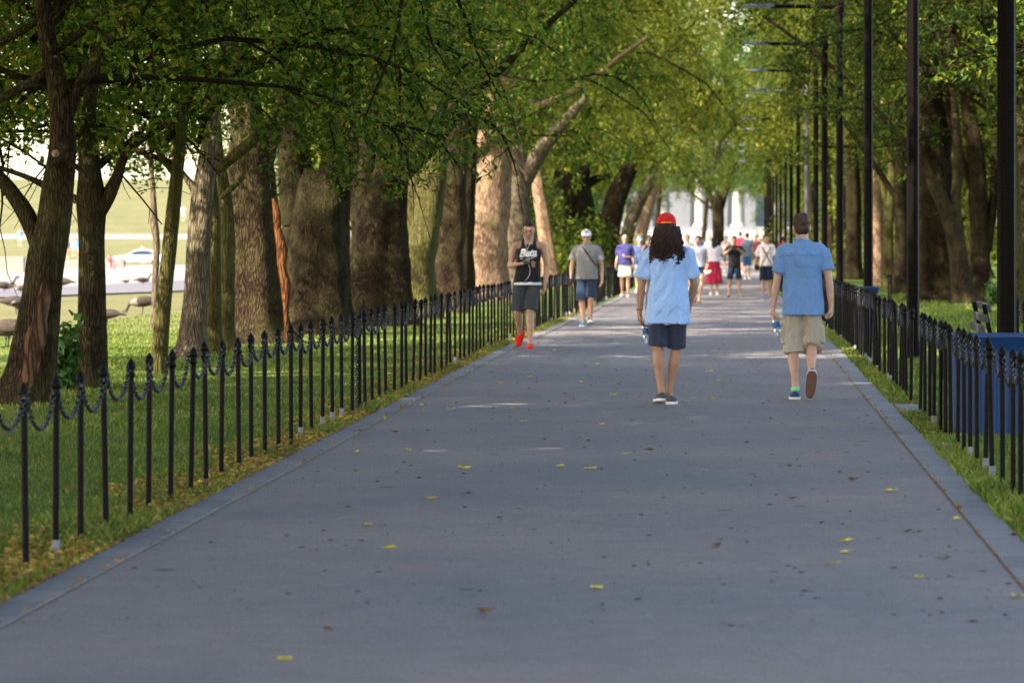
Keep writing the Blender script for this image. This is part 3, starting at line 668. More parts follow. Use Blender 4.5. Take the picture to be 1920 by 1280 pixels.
tree('bent dark trunk closing the right side of the bright gap', 98, [
    [(660, 600, 90), (664, 565, 72), (676, 500, 56), (684, 440, 46), (676, 400, 40), (664, 340, 44), (655, 270, 36), (648, 180, 26)], [(688, 470, 34), (706, 400, 30), (722, 320, 26), (742, 220, 20)]], 5, None, flare=.4, flute=.2)
tree('twisted trunk with a sunlit edge between the dark leaning and the mossy bent trunks', 90, [
    [(742, 600, 84), (744, 560, 62), (752, 500, 50), (746, 430, 44), (738, 360, 40), (748, 280, 34), (762, 200, 26)], [(758, 500, 34), (774, 430, 28), (778, 350, 24), (786, 260, 18)]], 2, None, flare=.4, flute=.2)
tree('slender forked trunk between the mossy bent and the fluted trunks', 84, [
    [(808, 590, 70), (810, 550, 52), (818, 480, 42), (826, 400, 36), (824, 320, 32), (830, 230, 26)], [(812, 520, 30), (798, 450, 26), (790, 370, 22), (786, 290, 16)]], 1, None, flare=.4, flute=.2)
tree('narrow shadowed trunk just left of the pale sunlit trunk', 77, [
    [(862, 585, 60), (864, 545, 46), (868, 470, 40), (872, 390, 36), (878, 300, 32), (884, 200, 24)]], 5, None, flare=.4, flute=.2)
for k, (px, s, w) in enumerate([(612, 80, 60), (706, 70, 52), (782, 61, 44), (852, 54, 40)]):
    tree(['dim back trunk seen in the gap beside the broad dark split trunk', 'dim back trunk behind the dark trunk leaning right', 'dim back trunk behind the mossy bent trunk', 'dim back trunk behind the pale pinkish trunk'][k], s,
         [[(px, HY+1.7*s, w), (px, 500, w*.8), (px+4, 420, w*.75), (px+8, 330, w*.65), (px+14, 220, w*.5), (px+20, 100, w*.3)]], 5, ['midA', 'midB'][k % 2], k*1.7, lm='A', flute=.12, sides=16, zs=1.4)
# ---- right row
tree('mossy sunlit trunk just right of the nearest lamp post', 98, [
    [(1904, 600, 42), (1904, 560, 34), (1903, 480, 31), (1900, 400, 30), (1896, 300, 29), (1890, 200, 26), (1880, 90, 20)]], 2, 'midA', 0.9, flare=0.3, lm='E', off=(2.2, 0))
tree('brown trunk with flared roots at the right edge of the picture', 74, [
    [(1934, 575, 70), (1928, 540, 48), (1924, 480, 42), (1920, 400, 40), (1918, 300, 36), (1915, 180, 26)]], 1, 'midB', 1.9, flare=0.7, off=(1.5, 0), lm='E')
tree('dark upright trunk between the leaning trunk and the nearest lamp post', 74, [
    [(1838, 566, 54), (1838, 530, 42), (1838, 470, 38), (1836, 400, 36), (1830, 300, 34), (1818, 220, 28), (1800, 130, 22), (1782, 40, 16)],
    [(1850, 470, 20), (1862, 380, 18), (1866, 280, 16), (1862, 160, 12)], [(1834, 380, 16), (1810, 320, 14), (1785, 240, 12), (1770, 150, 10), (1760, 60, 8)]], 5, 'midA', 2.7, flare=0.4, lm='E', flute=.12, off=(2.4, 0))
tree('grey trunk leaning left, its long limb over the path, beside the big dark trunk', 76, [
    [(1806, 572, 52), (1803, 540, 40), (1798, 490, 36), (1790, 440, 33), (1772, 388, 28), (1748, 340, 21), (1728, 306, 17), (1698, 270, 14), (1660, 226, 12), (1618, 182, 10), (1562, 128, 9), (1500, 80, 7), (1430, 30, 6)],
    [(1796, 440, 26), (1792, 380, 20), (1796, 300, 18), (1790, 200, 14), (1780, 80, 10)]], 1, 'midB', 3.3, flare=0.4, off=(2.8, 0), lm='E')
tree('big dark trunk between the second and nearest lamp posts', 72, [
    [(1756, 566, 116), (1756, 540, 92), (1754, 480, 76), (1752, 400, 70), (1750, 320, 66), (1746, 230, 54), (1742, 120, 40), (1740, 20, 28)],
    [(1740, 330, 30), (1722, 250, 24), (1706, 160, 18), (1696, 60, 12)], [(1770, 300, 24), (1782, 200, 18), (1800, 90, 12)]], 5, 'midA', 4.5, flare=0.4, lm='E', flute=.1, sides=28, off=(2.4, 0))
tree('brown trunk with a thin limb slanting up left, by the second lamp post', 62, [
    [(1694, 545, 42), (1692, 510, 31), (1691, 440, 27), (1690, 360, 25), (1688, 280, 20), (1684, 180, 14)],
    [(1692, 392, 12), (1660, 340, 11), (1622, 285, 10), (1580, 225, 9), (1530, 170, 7), (1470, 120, 6)], [(1690, 320, 10), (1650, 250, 9), (1600, 195, 8), (1545, 150, 6)]], 5, 'farA', 5.4, .85, flare=0.3, lm='D', off=(2.2, 0))
tree('slim green mossy forked trunk in sun, between two lamp posts', 56, [
    [(1666, 540, 27), (1666, 500, 20), (1666, 440, 18), (1668, 390, 18), (1672, 340, 15), (1674, 280, 11), (1680, 200, 8)],
    [(1667, 400, 13), (1655, 350, 11), (1645, 310, 9), (1630, 250, 6)]], 2, 'farB', 0.2, .85, flare=0.3, lm='D', off=(2.2, 0))
tree('pale trunk in sun just right of the third lamp post', 52, [
    [(1646, 532, 32), (1645, 500, 26), (1645, 440, 24), (1644, 370, 23), (1642, 290, 18)]], 4, 'farA', 1.2, .85, flare=0.3, lm='D', off=(2.2, 0))
tree('dark brown trunk left of the third lamp post', 46, [
    [(1600, 522, 40), (1600, 495, 32), (1600, 440, 30), (1600, 380, 29), (1598, 310, 26), (1592, 220, 18)]], 5, 'farB', 2.2, .85, flare=0.3, lm='D', off=(2.2, 0))
fr = [(38, 5.6), (32, 5.9), (27, 5.8), (23.5, 6.0), (20.5, 6.4), (18.5, 7.4)]
lb = ['trunk hidden behind the fourth lamp post', 'trunk among the lamp posts left of the fourth', 'slender far trunk between the middle lamp posts', 'far trunk glimpsed between the crowded lamp posts', 'distant trunk near the last lamp posts', 'last distant trunk of the right row by the white building']
for k, (s, X) in enumerate(fr):
    px = CX+X*s
    tree(lb[k], s, [[(px, HY+1.95*s, .9*s), (px, HY+s*1.2, .7*s), (px-1, HY-s*1, .6*s), (px-3, HY-3*s, .5*s), (px-6, HY-6*s, .3*s)]], [5, 1, 5, 2, 5, 1][k], ['farA', 'farB'][k % 2], k*1.3, .85, off=(1.0, 0), zs=1.45, lm=['B', 'B', 'B', 'C', 'C', 'C'][k], sides=14)
br = [(62, 10.2, 'midA'), (54, 12.5, 'farB'), (45, 10.5, 'farA'), (38, 12, 'farB'), (33, 10, 'farA'), (28, 12.5, 'farB'), (42, 17, 'farB'), (33, 18, 'farA'), (26, 19, 'farB')]
lb = ['back-row trunk beyond the roots at the right edge', 'shaded back-row tree above the park bench', 'shaded back-row tree behind the dark upright trunk', 'back-row tree behind the leaning grey trunk', 'back-row tree behind the big dark trunk', 'back-row tree behind the brown trunk by the second lamp',
      'third-row tree deep behind the nearest lamp post', 'third-row tree deep behind the second lamp post', 'third-row tree deep behind the third lamp post']
for k, (s, X, v) in enumerate(br):
    px = CX+X*s
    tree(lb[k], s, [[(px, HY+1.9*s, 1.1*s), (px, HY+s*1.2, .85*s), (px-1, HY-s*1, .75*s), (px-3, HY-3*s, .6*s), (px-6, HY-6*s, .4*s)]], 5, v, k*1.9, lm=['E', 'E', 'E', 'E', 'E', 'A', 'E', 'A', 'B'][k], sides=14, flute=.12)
bl = [(-13.5, 148, 'rounded leafy tree filling the gap behind the dark leaning trunk on the left', 'B'), (-15, 185, 'dense green tree behind the thick ridged trunk', 'A'), (-13.5, 222, 'dense green tree beyond the navy polo man', 'B'), (-13.2, 262, 'last dense green tree on the left before the white building', 'C'),
      (-12.8, 132, 'low-branched tree behind the pale pinkish trunk', 'A'),
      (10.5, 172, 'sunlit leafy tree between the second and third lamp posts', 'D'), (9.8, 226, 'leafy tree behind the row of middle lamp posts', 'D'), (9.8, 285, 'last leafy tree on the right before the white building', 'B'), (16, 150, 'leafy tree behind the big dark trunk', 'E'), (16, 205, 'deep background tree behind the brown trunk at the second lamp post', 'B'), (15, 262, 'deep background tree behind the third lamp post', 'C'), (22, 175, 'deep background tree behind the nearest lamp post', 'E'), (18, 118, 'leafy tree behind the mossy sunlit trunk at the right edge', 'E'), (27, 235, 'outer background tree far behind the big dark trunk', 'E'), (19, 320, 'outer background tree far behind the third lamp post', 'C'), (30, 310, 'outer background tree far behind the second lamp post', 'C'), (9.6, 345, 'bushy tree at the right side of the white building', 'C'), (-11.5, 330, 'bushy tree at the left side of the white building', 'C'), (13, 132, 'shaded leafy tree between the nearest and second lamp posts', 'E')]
for k, (X, Y, lab, lm_) in enumerate(bl):
    s = F/Y; px = CX+X*s
    tree(lab, s, [[(px, HY+1.95*s, .8*s), (px, HY+s*1.2, .55*s), (px-1, HY-s*1, .5*s), (px-3, HY-3*s, .4*s), (px-6, HY-6*s, .25*s)]], 5, 'bush', k*1.7, lm=lm_, sides=12, sc=1.0+.1*math.sin(k*2.1), zs=1.5)
# far left tree clumps beyond the left row, closing the avenue's side
lf = [(50, -11), (40, -12), (33, -11.5), (28, -13), (24, -11)]
lb = ['back-row tree behind the grey forked trunk', 'back-row tree behind the thick ridged trunk', 'back-row tree behind the dark leaning trunk', 'back-row tree beyond the navy polo man', 'last back-row tree on the left before the white building']
for k, (s, X) in enumerate(lf):
    px = CX+X*s
    tree(lb[k], s, [[(px, HY+1.95*s, .9*s), (px, HY+s*1.2, .7*s), (px-1, HY-s*1, .6*s), (px-3, HY-3*s, .5*s), (px-6, HY-6*s, .3*s)]], 5, ['farA', 'farB'][k % 2], k*2.1, lm='B', sides=14)
# trees standing just outside the picture whose crowns shade the near path and reach into it
for k, (X, Y, v) in enumerate([(-6.9, 27.5, 'shade'), (-6.8, 20, 'shade'), (-7, 12, 'shade'), (-12.5, 24, 'shade'), (-12.5, 15, 'shade'), (8.8, 61, 'midB'), (8.8, 50, 'midA'), (8.6, 40, 'midB'), (8.6, 30, 'midA'), (-9.5, 8.5, 'shade'), (-11, 11, 'shade'), (-7, 5, 'shade')]):
    s = F/Y if Y > 0 else None
    root = empty('tree', (X, Y, float(hz(X, Y))), 'avenue tree standing just outside the picture, its crown shading the path', 'tree', 'shading trees beside the near path')
    P = np.array([[0, 0, -.25], [0, 0, 0], [0.02, 0, .6], [.05, 0, 2], [.1, .05, 4], [.1, 0, 7]]); r = [.5, .4, .3, .27, .24, .15]
    trunk_tube(P, r, 100+k, 16, .4)[0].build('trunk', M_bk1, root)
    for nm, me in (('branches', CROWNS[v][0]), ('crown', crown_mesh(v, 'A'))):
        o = link(nm, me, root, (0, 0, 0.3)); o.rotation_euler = (0, 0, k*1.37)
for k, (X, Y, v, lab) in enumerate([(-10.6, 45, 'lowA', 'tree just outside the left edge whose leafy twigs hang in at the upper left'), (-10.2, 38.5, 'lowB', 'nearer tree just outside the left edge with low leafy branches')]):
    root = empty('tree', (X, Y, float(hz(X, Y))), lab, 'tree')
    trunk_tube(np.array([[0, 0, -.25], [0, 0, 0], [0.02, 0, .6], [.05, 0, 2], [.1, .05, 4], [.1, 0, 7]]), [.4, .3, .22, .2, .17, .1], 160+k, 16, .4)[0].build('trunk', M_bk1, root)
    for nm, me in (('branches', CROWNS[v][0]), ('crown', crown_mesh(v, 'A'))):
        o = link(nm, me, root, (0, 0, -.1)); o.rotation_euler = (0, 0, 2.2+k*1.37); o.scale = (1.15, 1.15, 1)
# ---- small bush between the first two trees
def bush(x, y, h, w, n, seed, label, name='shrub', lsz=.09):
    rs = np.random.RandomState(seed); root = empty(name, (x, y, float(hz(x, y))), label, 'shrub'); st = []; C = []
    for k in range(n):
        a = rs.rand()*6.28; d = np.array([math.cos(a)*w*rs.rand(), math.sin(a)*w*rs.rand(), h*(0.5+.5*rs.rand())])
        P = np.array([d*t*np.array([1, 1, 1])+rs.normal(size=3)*.02*t for t in np.linspace(0, 1, 6)]); st.append(tube(P, np.linspace(.008, .003, 6), 4, False))
        for j in range(34): t = rs.rand()**.7; C.append(P[0]+(P[-1]-P[0])*t+rs.normal(size=3)*.06)
    C = np.array(C); C[:, 2] = np.maximum(C[:, 2], .02); nr = unit(rs.normal(size=C.shape)*.8+np.array([0, -.4, .6]))
    join(*st).build('stem', M_bk5, root)
    v, f = leafquads(C, lsz*(.6+.7*rs.rand(len(C))), nr, rs, .75, .3); MB().add(v, f).build('foliage', M_leafC, root, smooth=False)
p = W3(122, 730, 186); bush(p[0], p[1], .68, .13, 22, 5, 'green leafy shoots between the scarred tree and the straight tree')
p = W3(1862, 560, 78); bush(p[0], p[1], .55, .22, 16, 6, 'low green shoots at the foot of the dark trunks on the right')
# ------------------------------------------------------------ street furniture
M_black = simple('black_paint', (0.0035, 0.0032, 0.0036), 0.5, 0.4, 30, bumps=0.15, bscale=60, spec=0.10)
M_chain = simple('black_chain', (0.006, 0.006, 0.008), 0.25, 0.5, 80, spec=0.5)
M_sleeve = simple('grey_sleeve', (0.17, 0.17, 0.17), 0.85, 0.4, 30)
M_blue = simple('blue_plastic', (0.002, 0.032, 0.135), 0.55, 0.12, 8, spec=0.5)
M_dark = simple('black_and_shade', (0.01, 0.012, 0.02), 0.9, 0.1)  # near-black for bags and cameras, and for painted shade inside the bins
M_lampgrey = simple('lamp_head_grey', (0.085, 0.10, 0.125), 0.45, 0.15, 10, metal=0.2)
M_lampdark = simple('lamp_head_dark', (0.035, 0.042, 0.055), 0.4, 0.15, 10)
M_lens = simple('lamp_lens', (0.30, 0.31, 0.33), 0.3, 0.05)
M_lampblack = simple('lamp_post_paint', (0.0028, 0.0018, 0.0016), 0.5, 0.3, 12, spec=0.06)
M_lampsunlit = simple('lamp_post_sunlit', (0.09, 0.085, 0.10), 0.5, 0.2, 12)  # paler than the black posts; sunlight on one pole put into its colour
SP = 0.754; PH = 0.90
post_me = join(lathe([(0.021, -.12), (0.0165, 0.06), (0.0165, .78), (.0165, .795), (.0235, .80), (.0245, .812), (.021, .824), (.0175, .832), (.022, .842), (.026, .852), (.0255, .864), (.019, .878), (.0105, .889), (.0035, .902)], 12)).mesh('post', M_black)
sleeve_me = lathe([(0.0215, -.02), (0.0215, .095), (.0175, .10), (.0166, .101)], 12).mesh('base_sleeve', M_sleeve)
patchy_me = join(lathe([(0.0175, -.02), (0.0175, .035), (.0167, .037)], 10)).mesh('base_sleeve', M_sleeve)
def link_ring(c, t, side, L=.036, w=.022, r=.0042, n=8):
    th = np.arange(n+1)*2*math.pi/n; t = unit(t); side = unit(side-t*np.dot(side, t))
    P = np.array([c+t*math.cos(a)*L/2+side*math.sin(a)*w/2 for a in th])
    return tube(P, r, 5, False)
def chain_mesh(P0, n, seed=0):
    mb = []; L = np.linalg.norm(np.diff(P0, axis=0), axis=1); c = np.concatenate([[0], np.cumsum(L)])
    ts = np.linspace(0, c[-1], n); P = np.column_stack([np.interp(ts, c, P0[:, k]) for k in range(3)]); T = np.gradient(P, axis=0)
    for k in range(n):
        a = unit(np.cross(T[k], [1, 0, 0.01])); b = np.array([1.0, 0, 0])
        sd = a if k % 2 else b; sd = unit(sd+0.3*(a+b)*(0.5 if k % 3 else -.5))
        mb.append(link_ring(P[k], T[k], sd))
    return join(*mb)
def swag(dy, sag, off=0.021):
    u = np.linspace(0, 1, 40); ct = (np.cosh(2.2*(2*u-1))-1)/(math.cosh(2.2)-1)
    return np.column_stack([np.full(40, 0.0), off+u*(dy-2*off), 0.845-sag*(1-ct)])
chain_me = [chain_mesh(swag(SP, sg), 31).mesh('chain', M_chain) for sg in (.165, .145, .18)]
drop_me = join(chain_mesh(np.column_stack([np.full(30, -0.022)+.004*np.sin(np.arange(30)), np.full(30, -.022), np.linspace(.84, .03, 30)]), 32)).mesh('chain', M_chain)
def fence(X, y0, n, label, seed, name='chain_fence', drop_end=False, rs_white=.45, first=None):
    rs = np.random.RandomState(seed); root = empty(name, (X, y0, float(hz(X, y0))), label, 'fence')
    far = [[], []]
    for k in range(n):
        y = y0+k*SP; z = float(hz(X, y)); loc = (rs.normal()*.006, y-y0, z-float(hz(X, y0))+rs.normal()*.006)
        if k < 100:
            o = link('post', post_me, root, loc); o.rotation_euler = (rs.normal()*.010, rs.normal()*.013, rs.rand()*6)
            q = rs.rand()
            if q < rs_white: link('base_sleeve', sleeve_me if q < rs_white*.5 else patchy_me, o)
            if k < n-1:
                ch = link('chain', chain_me[rs.randint(3)], root, loc)
                ch.rotation_euler = ((float(hz(X, y+SP))-z)/SP, 0, 0)
        else:
            far[0].append((lathe([(0.018, -.1), (.018, .80), (.026, .85), (.018, .88), (.003, .90)], 8), loc))
            far[1].append((tube(swag(SP, .16)[::5], .011, 4, False), loc))
    if drop_end: link('chain', drop_me, root, (0, (n-1)*SP, float(hz(X, y0+(n-1)*SP)-hz(X, y0))))
    if far[0]:
        for nm, L, m in (('post', far[0], M_black), ('chain', far[1], M_chain)):
            tag(join(*[xform(a, None, t) for a, t in L]).build(nm, m, root), kind='stuff')
    return root
XF = -3.29
ya = F/400-SP; na = int(round((F/211-ya)/SP))+1
fence(XF, ya, na, 'near run of black chain fence on the left, ending at a hanging chain', 2, drop_end=True)
yb = ya+(na-1)*SP+0.30
fence(XF+.01, yb, 128, 'long run of black chain fence on the left receding past the walkers', 3)
XG = 1.70
yc = F/335; nc = int((F/212-yc)/SP)+1
fence(XG, yc, nc, 'near run of black chain fence on the right in front of the blue bin', 5, rs_white=.5)
yd = F/202
fence(XG, yd, 120, 'long run of black chain fence on the right beyond the stone slab', 6, rs_white=.5)
fence(3.05, F/182, 3, 'short run of black posts behind the park bench at the right edge', 7)
fence(3.17, F/96, 2, 'pair of black posts beside the second blue bin', 8)

def lamp_parts(h, sunbright, k=9):
    mp = M_lampsunlit if sunbright else M_lampblack
    pole = join(tube(np.array([[0, 0, -.2], [0, 0, h]]), np.array([.082, .074]), 8, True), )
    base = lathe([(.15, 0), (.15, .03), (.10, .06), (.10, .22), (.085, .26), (.08, .27)], 12)
    arm = tube(np.array([[0, 0, h-.62], [-.7, 0, h-.62+.01], [-1.42, 0, h-.62+.02]]), np.array([.050, .045, .040]), 8, True)
    col = lathe([(.095, h-.75), (.095, h-.50)], 10)
    # flat luminaire tapering outward
    x = [0, -.12, -.35, -.62, -.70]; w = [.05, .13, .15, .10, .05]; t = [.03, .05, .045, .025, .015]
    ring = []
    for a, b, c in zip(x, w, t): ring.append(np.array([[-1.36+a, -b, h-.6-c*.4], [-1.36+a, b, h-.6-c*.4], [-1.36+a, b*.7, h-.6+c], [-1.36+a, -b*.7, h-.6+c]]))
    v = np.concatenate(ring); i = np.arange(4)[:, None]*4; j = np.arange(4)[None, :]
    q = np.stack([i+j, i+(j+1) % 4, i+4+(j+1) % 4, i+4+j], -1).reshape(-1, 4)
    hd = MB().add(v, np.vstack([q, [[0, 3, 2, 1], [16, 17, 18, 19]]]))
    lens = box((-1.70, 0, h-.6-.024), (.40, .18, .012), bev=.004)
    return [('pole', pole, mp), ('base', base, mp), ('collar', col, mp), ('arm', arm, mp), ('lamp_head', hd, M_lampdark if k < 8 else M_lampgrey), ('lens', lens, M_lens)]
_lp = {}
def lamp(k):
    s = 7000/(31.0+15.4*k) if k else 225.0; s = 1/(.00444+.00222*k)
    X = np.interp(k, [0, 1, 2, 3, 4, 5, 6, 20], [2.32, 2.31, 2.335, 2.33, 2.41, 2.56, 2.63, 2.62]); Y = F/s
    g = float(hz(X, Y)); sunbright = k == 6
    h = round(6.28+.62-g, 2)
    ord_ = ['nearest', 'second', 'third', 'fourth', 'fifth', 'sixth', 'sunlit grey seventh', 'eighth', 'ninth', 'tenth', 'eleventh', 'twelfth', 'thirteenth', 'fourteenth', 'fifteenth', 'sixteenth']
    lab = ord_[k]+(' lamp post from the right edge, ' + ('thick and black behind the blue bin' if k == 0 else 'with a flat arm reaching over the path' if k > 2 else 'a tall black pole beyond the fence'))
    root = empty('street_lamp', (X, Y, g), lab, 'street lamp', 'street lamps along the right side')
    key = (h, sunbright, k < 8)
    if key not in _lp: _lp[key] = [(n, m.mesh(n, mm, n in ('base', 'arm')), 0) for n, m, mm in lamp_parts(h, sunbright, k)]
    head = None
    for n, me, _ in _lp[key]:
        o = link(n, me, head if n == 'lens' else root)
        if n == 'lamp_head': head = o
for k in range(16): lamp(k)

# ---- blue bins
def bin_(x, y, label, rz=0.0, w=.70, h=.82):
    root = empty('litter_bin', (x, y, float(hz(x, y))-.03), label, 'bin', rz=rz)
    def sq(wd, z): return ((0, 0, z), wd/2, wd/2, .18)
    body = loft([sq(w*.80, .0), sq(w*.80, .03), sq(w*.82, .04), sq(w*.90, h*.86)], 32)
    ribs = []
    for side in range(4):
        for k in range(5):
            u = (k-2)*.19*w; M = rotz(side*math.pi/2)
            p0 = np.array([u*.92, -w*.41, .06]); p1 = np.array([u, -w*.447, h*.84])
            ribs.append(xform(tube(np.array([p0, p1]), .018, 6), M))
    join(body, *ribs).build('body', M_blue, root, smooth=False)
    rim = join(loft([sq(w*.90, h*.84), sq(w*.93, h*.88), sq(w*1.04, h*.975), sq(w*1.06, h*.98), sq(w*1.06, h), sq(w*1.0, h), sq(w*.86, h*.90)], 32, False))
    rim.build('rim', M_blue, root, smooth=False)
    join(loft([sq(w*.84, h*.90), sq(w*.84, h*.905)], 24)).build('inner_shade', M_dark, root, smooth=False)  # flat dark sheet standing in for the shade inside the bin
bin_(CX/1e9+2.10, F/236, 'large blue litter bin behind the near right fence')
bin_(2.02, F/121, 'blue litter bin rim showing beyond the right fence at the third lamp post', w=.62)
# ---- park bench, seen from its end
def bench(x, y, label):
    root = empty('park_bench', (x, y, float(hz(x, y))), label, 'bench')
    M_sl = simple('grey_slat', (0.05, 0.05, 0.052), 0.7, 0.2, 8, stretch=(1, .1, 1))
    L = 1.9
    join(*[box((-.02-.095*k, L/2, .44), (.075, L, .035), bev=.008) for k in range(5)]).build('seat', M_sl, root, smooth=False)
    join(*[box((.06+.035*k, L/2, .56+.115*k), (.035, L, .09), roty(-.22), bev=.008) for k in range(3)]).build('backrest', M_sl, root, smooth=False)
    for yy in (.15, L-.15):
        join(box((-.38, yy, .21), (.05, .06, .44)), box((.05, yy, .21), (.05, .06, .44)), box((-.17, yy, .405), (.45, .05, .03)), box((.12, yy, .62), (.045, .05, .42), roty(-.22))).build('leg', M_black, root, smooth=False)
bench(2.66, F/176, 'grey slatted park bench seen from its end, beside the nearest lamp post')

# ---- white memorial building at the end of the avenue
M_marble = simple('pale_marble', (0.30, 0.285, 0.26), 0.7, 0.06, 0.8)
M_marble2 = simple('shade_toned_stone', (0.15, 0.16, 0.18), 0.8, 0.08, 0.5)  # darker, bluer copy of the marble with shade put into its colour
M_opening = simple('dark_opening', (0.05, 0.08, 0.13), 0.3, 0.3, 1)  # colour of a solid doorway panel; the unlit interior is painted dark
def memorial():
    x0, y0 = 6.0, 470.0; g = float(hz(x0, y0)); root = empty('memorial_building', (x0, y0, g), 'white stone building with tall columns closing the end of the avenue', 'building')
    W_, D = 62.0, 36.0
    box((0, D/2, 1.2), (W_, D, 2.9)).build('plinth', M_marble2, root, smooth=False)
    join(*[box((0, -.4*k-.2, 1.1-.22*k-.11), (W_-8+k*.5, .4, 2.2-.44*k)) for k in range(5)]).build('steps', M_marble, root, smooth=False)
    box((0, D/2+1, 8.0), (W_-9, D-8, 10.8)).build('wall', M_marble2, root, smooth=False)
    cm = lathe([(.95, 0), (.95, .25), (.72, .35), (.70, .6), (.62, 9.2), (.75, 9.35), (.92, 9.7), (.92, 10.0)], 20).mesh('column', M_marble)
    for k in range(13): link('column', cm, root, (-28.5+k*4.75, 1.6, 2.65))
    join(box((0, D/2, 13.6), (W_-1, D-1, 1.9)), box((0, D/2, 14.8), (W_+.6, D+.6, .5))).build('cornice', M_marble, root, smooth=False)
    box((0, D/2+1, 17.0), (W_-12, D-12, 4.0)).build('attic', M_marble, root, smooth=False)
    box((0, 4.5, 6.2), (5, .9, 7)).build('doorway', M_opening, root, smooth=False)
memorial()
# low white wall by the plaza, car, on the far left
p = W3(25, 500, 30)
wl = join(box((0, 0, .42), (4.6, .6, 1.15), bev=.02)); o = wl.build('stone_wall', M_conc, None, smooth=False, loc=(-46.2, 233, float(hz(-46.2, 233))))
tag(o, 'low pale stone wall at the left edge beyond the plaza', 'wall')
p2 = join(box((0, 0, .3), (16, .5, .8), bev=.02)).build('stone_kerb_wall', M_conc, None, smooth=False, loc=(-56.5, 300, float(hz(-56, 300)))); tag(p2, 'long low pale stone kerb in front of the grass bank', 'wall')
def car(x, y, label):
    root = empty('parked_car', (x, y, float(hz(x, y))), label, 'car')
    Mb = simple('white_car_paint', (0.75, 0.76, 0.78), 0.25, 0.02, 3); Mg = simple('car_glass', (0.02, 0.035, 0.05), 0.1, 0.1, 3); Mt = simple('tyre', (0.02, 0.02, 0.02), 0.8, .1); Mr = simple('wheel_rim', (0.35, .36, .38), .35, .1, metal=.7)
    L = 4.9
    prof = [(-2.45, .42, .55), (-2.42, .68, .80), (-1.9, .82, .90), (-1.15, .90, .92), (-.35, 1.36, .68), (.25, 1.44, .66), (.95, 1.38, .68), (1.75, .98, .90), (2.3, .95, .86), (2.45, .70, .80), (2.45, .45, .6)]
    V = []; 
    for (a, z, w) in prof:
        lo = .24; mid = min(z, .88)
        V += [[a, -w*.97, lo], [a, -.93 if w > .6 else -w, (lo+mid)/2], [a, -.90 if z > .6 else -w, mid], [a, -w*.95, z], [a, w*.95, z], [a, .90 if z > .6 else w, mid], [a, .93 if w > .6 else w, (lo+mid)/2], [a, w*.97, lo]]
    V = np.array(V); n = 8; m = len(prof); i = np.arange(m-1)[:, None]*n; j = np.arange(n)[None, :]; q = np.stack([i+j, i+(j+1) % n, i+n+(j+1) % n, i+n+j], -1).reshape(-1, 4)
    MB().add(V, np.vstack([q, [[0, 7, 6, 5], [0, 5, 4, 3], [0, 3, 2, 1]], [[80, 81, 82, 83], [80, 83, 84, 85], [80, 85, 86, 87]]])).build('body', Mb, root)
    for s in (-1, 1):
        gl = np.array([[-1.0, s*.905, .93], [-.38, s*.72, 1.30], [.28, s*.70, 1.37], [.95, s*.72, 1.31], [1.55, s*.90, .96]])
        MB().add(np.vstack([gl, gl+np.array([0, s*.012, .01])]), np.array([[0, 1, 6, 5], [1, 2, 7, 6], [2, 3, 8, 7], [3, 4, 9, 8]])).add(gl+np.array([0, s*.014, .012]), [[0, 1, 2, 3, 4]]).build('side_window', Mg, root, smooth=False)
        for a in (-1.5, 1.45):
            w_ = join(xform(lathe([(.31, -.1), (.33, -.07), (.33, .07), (.31, .1)], 20), rotx(math.pi/2), (a, s*.83, .33))).build('wheel', Mt, root)
            xform(lathe([(.20, -.012), (.19, .012)], 14), rotx(math.pi/2), (a, s*.935, .33)).build('rim', Mr, w_)
        box((-2.40, s*.62, .66), (.10, .30, .12), bev=.03).build('headlight', M_lens, root)
    gl = np.array([[-1.13, -.78, .95], [-1.13, .78, .95], [-.40, .60, 1.37], [-.40, -.60, 1.37]]); MB().add(gl+np.array([-.03, 0, .02]), [[0, 1, 2, 3]]).build('windscreen', Mg, root)
    root.rotation_euler = (0, 0, .12)
car(-53.3, 338, 'white parked car at the foot of the sunlit grass bank')

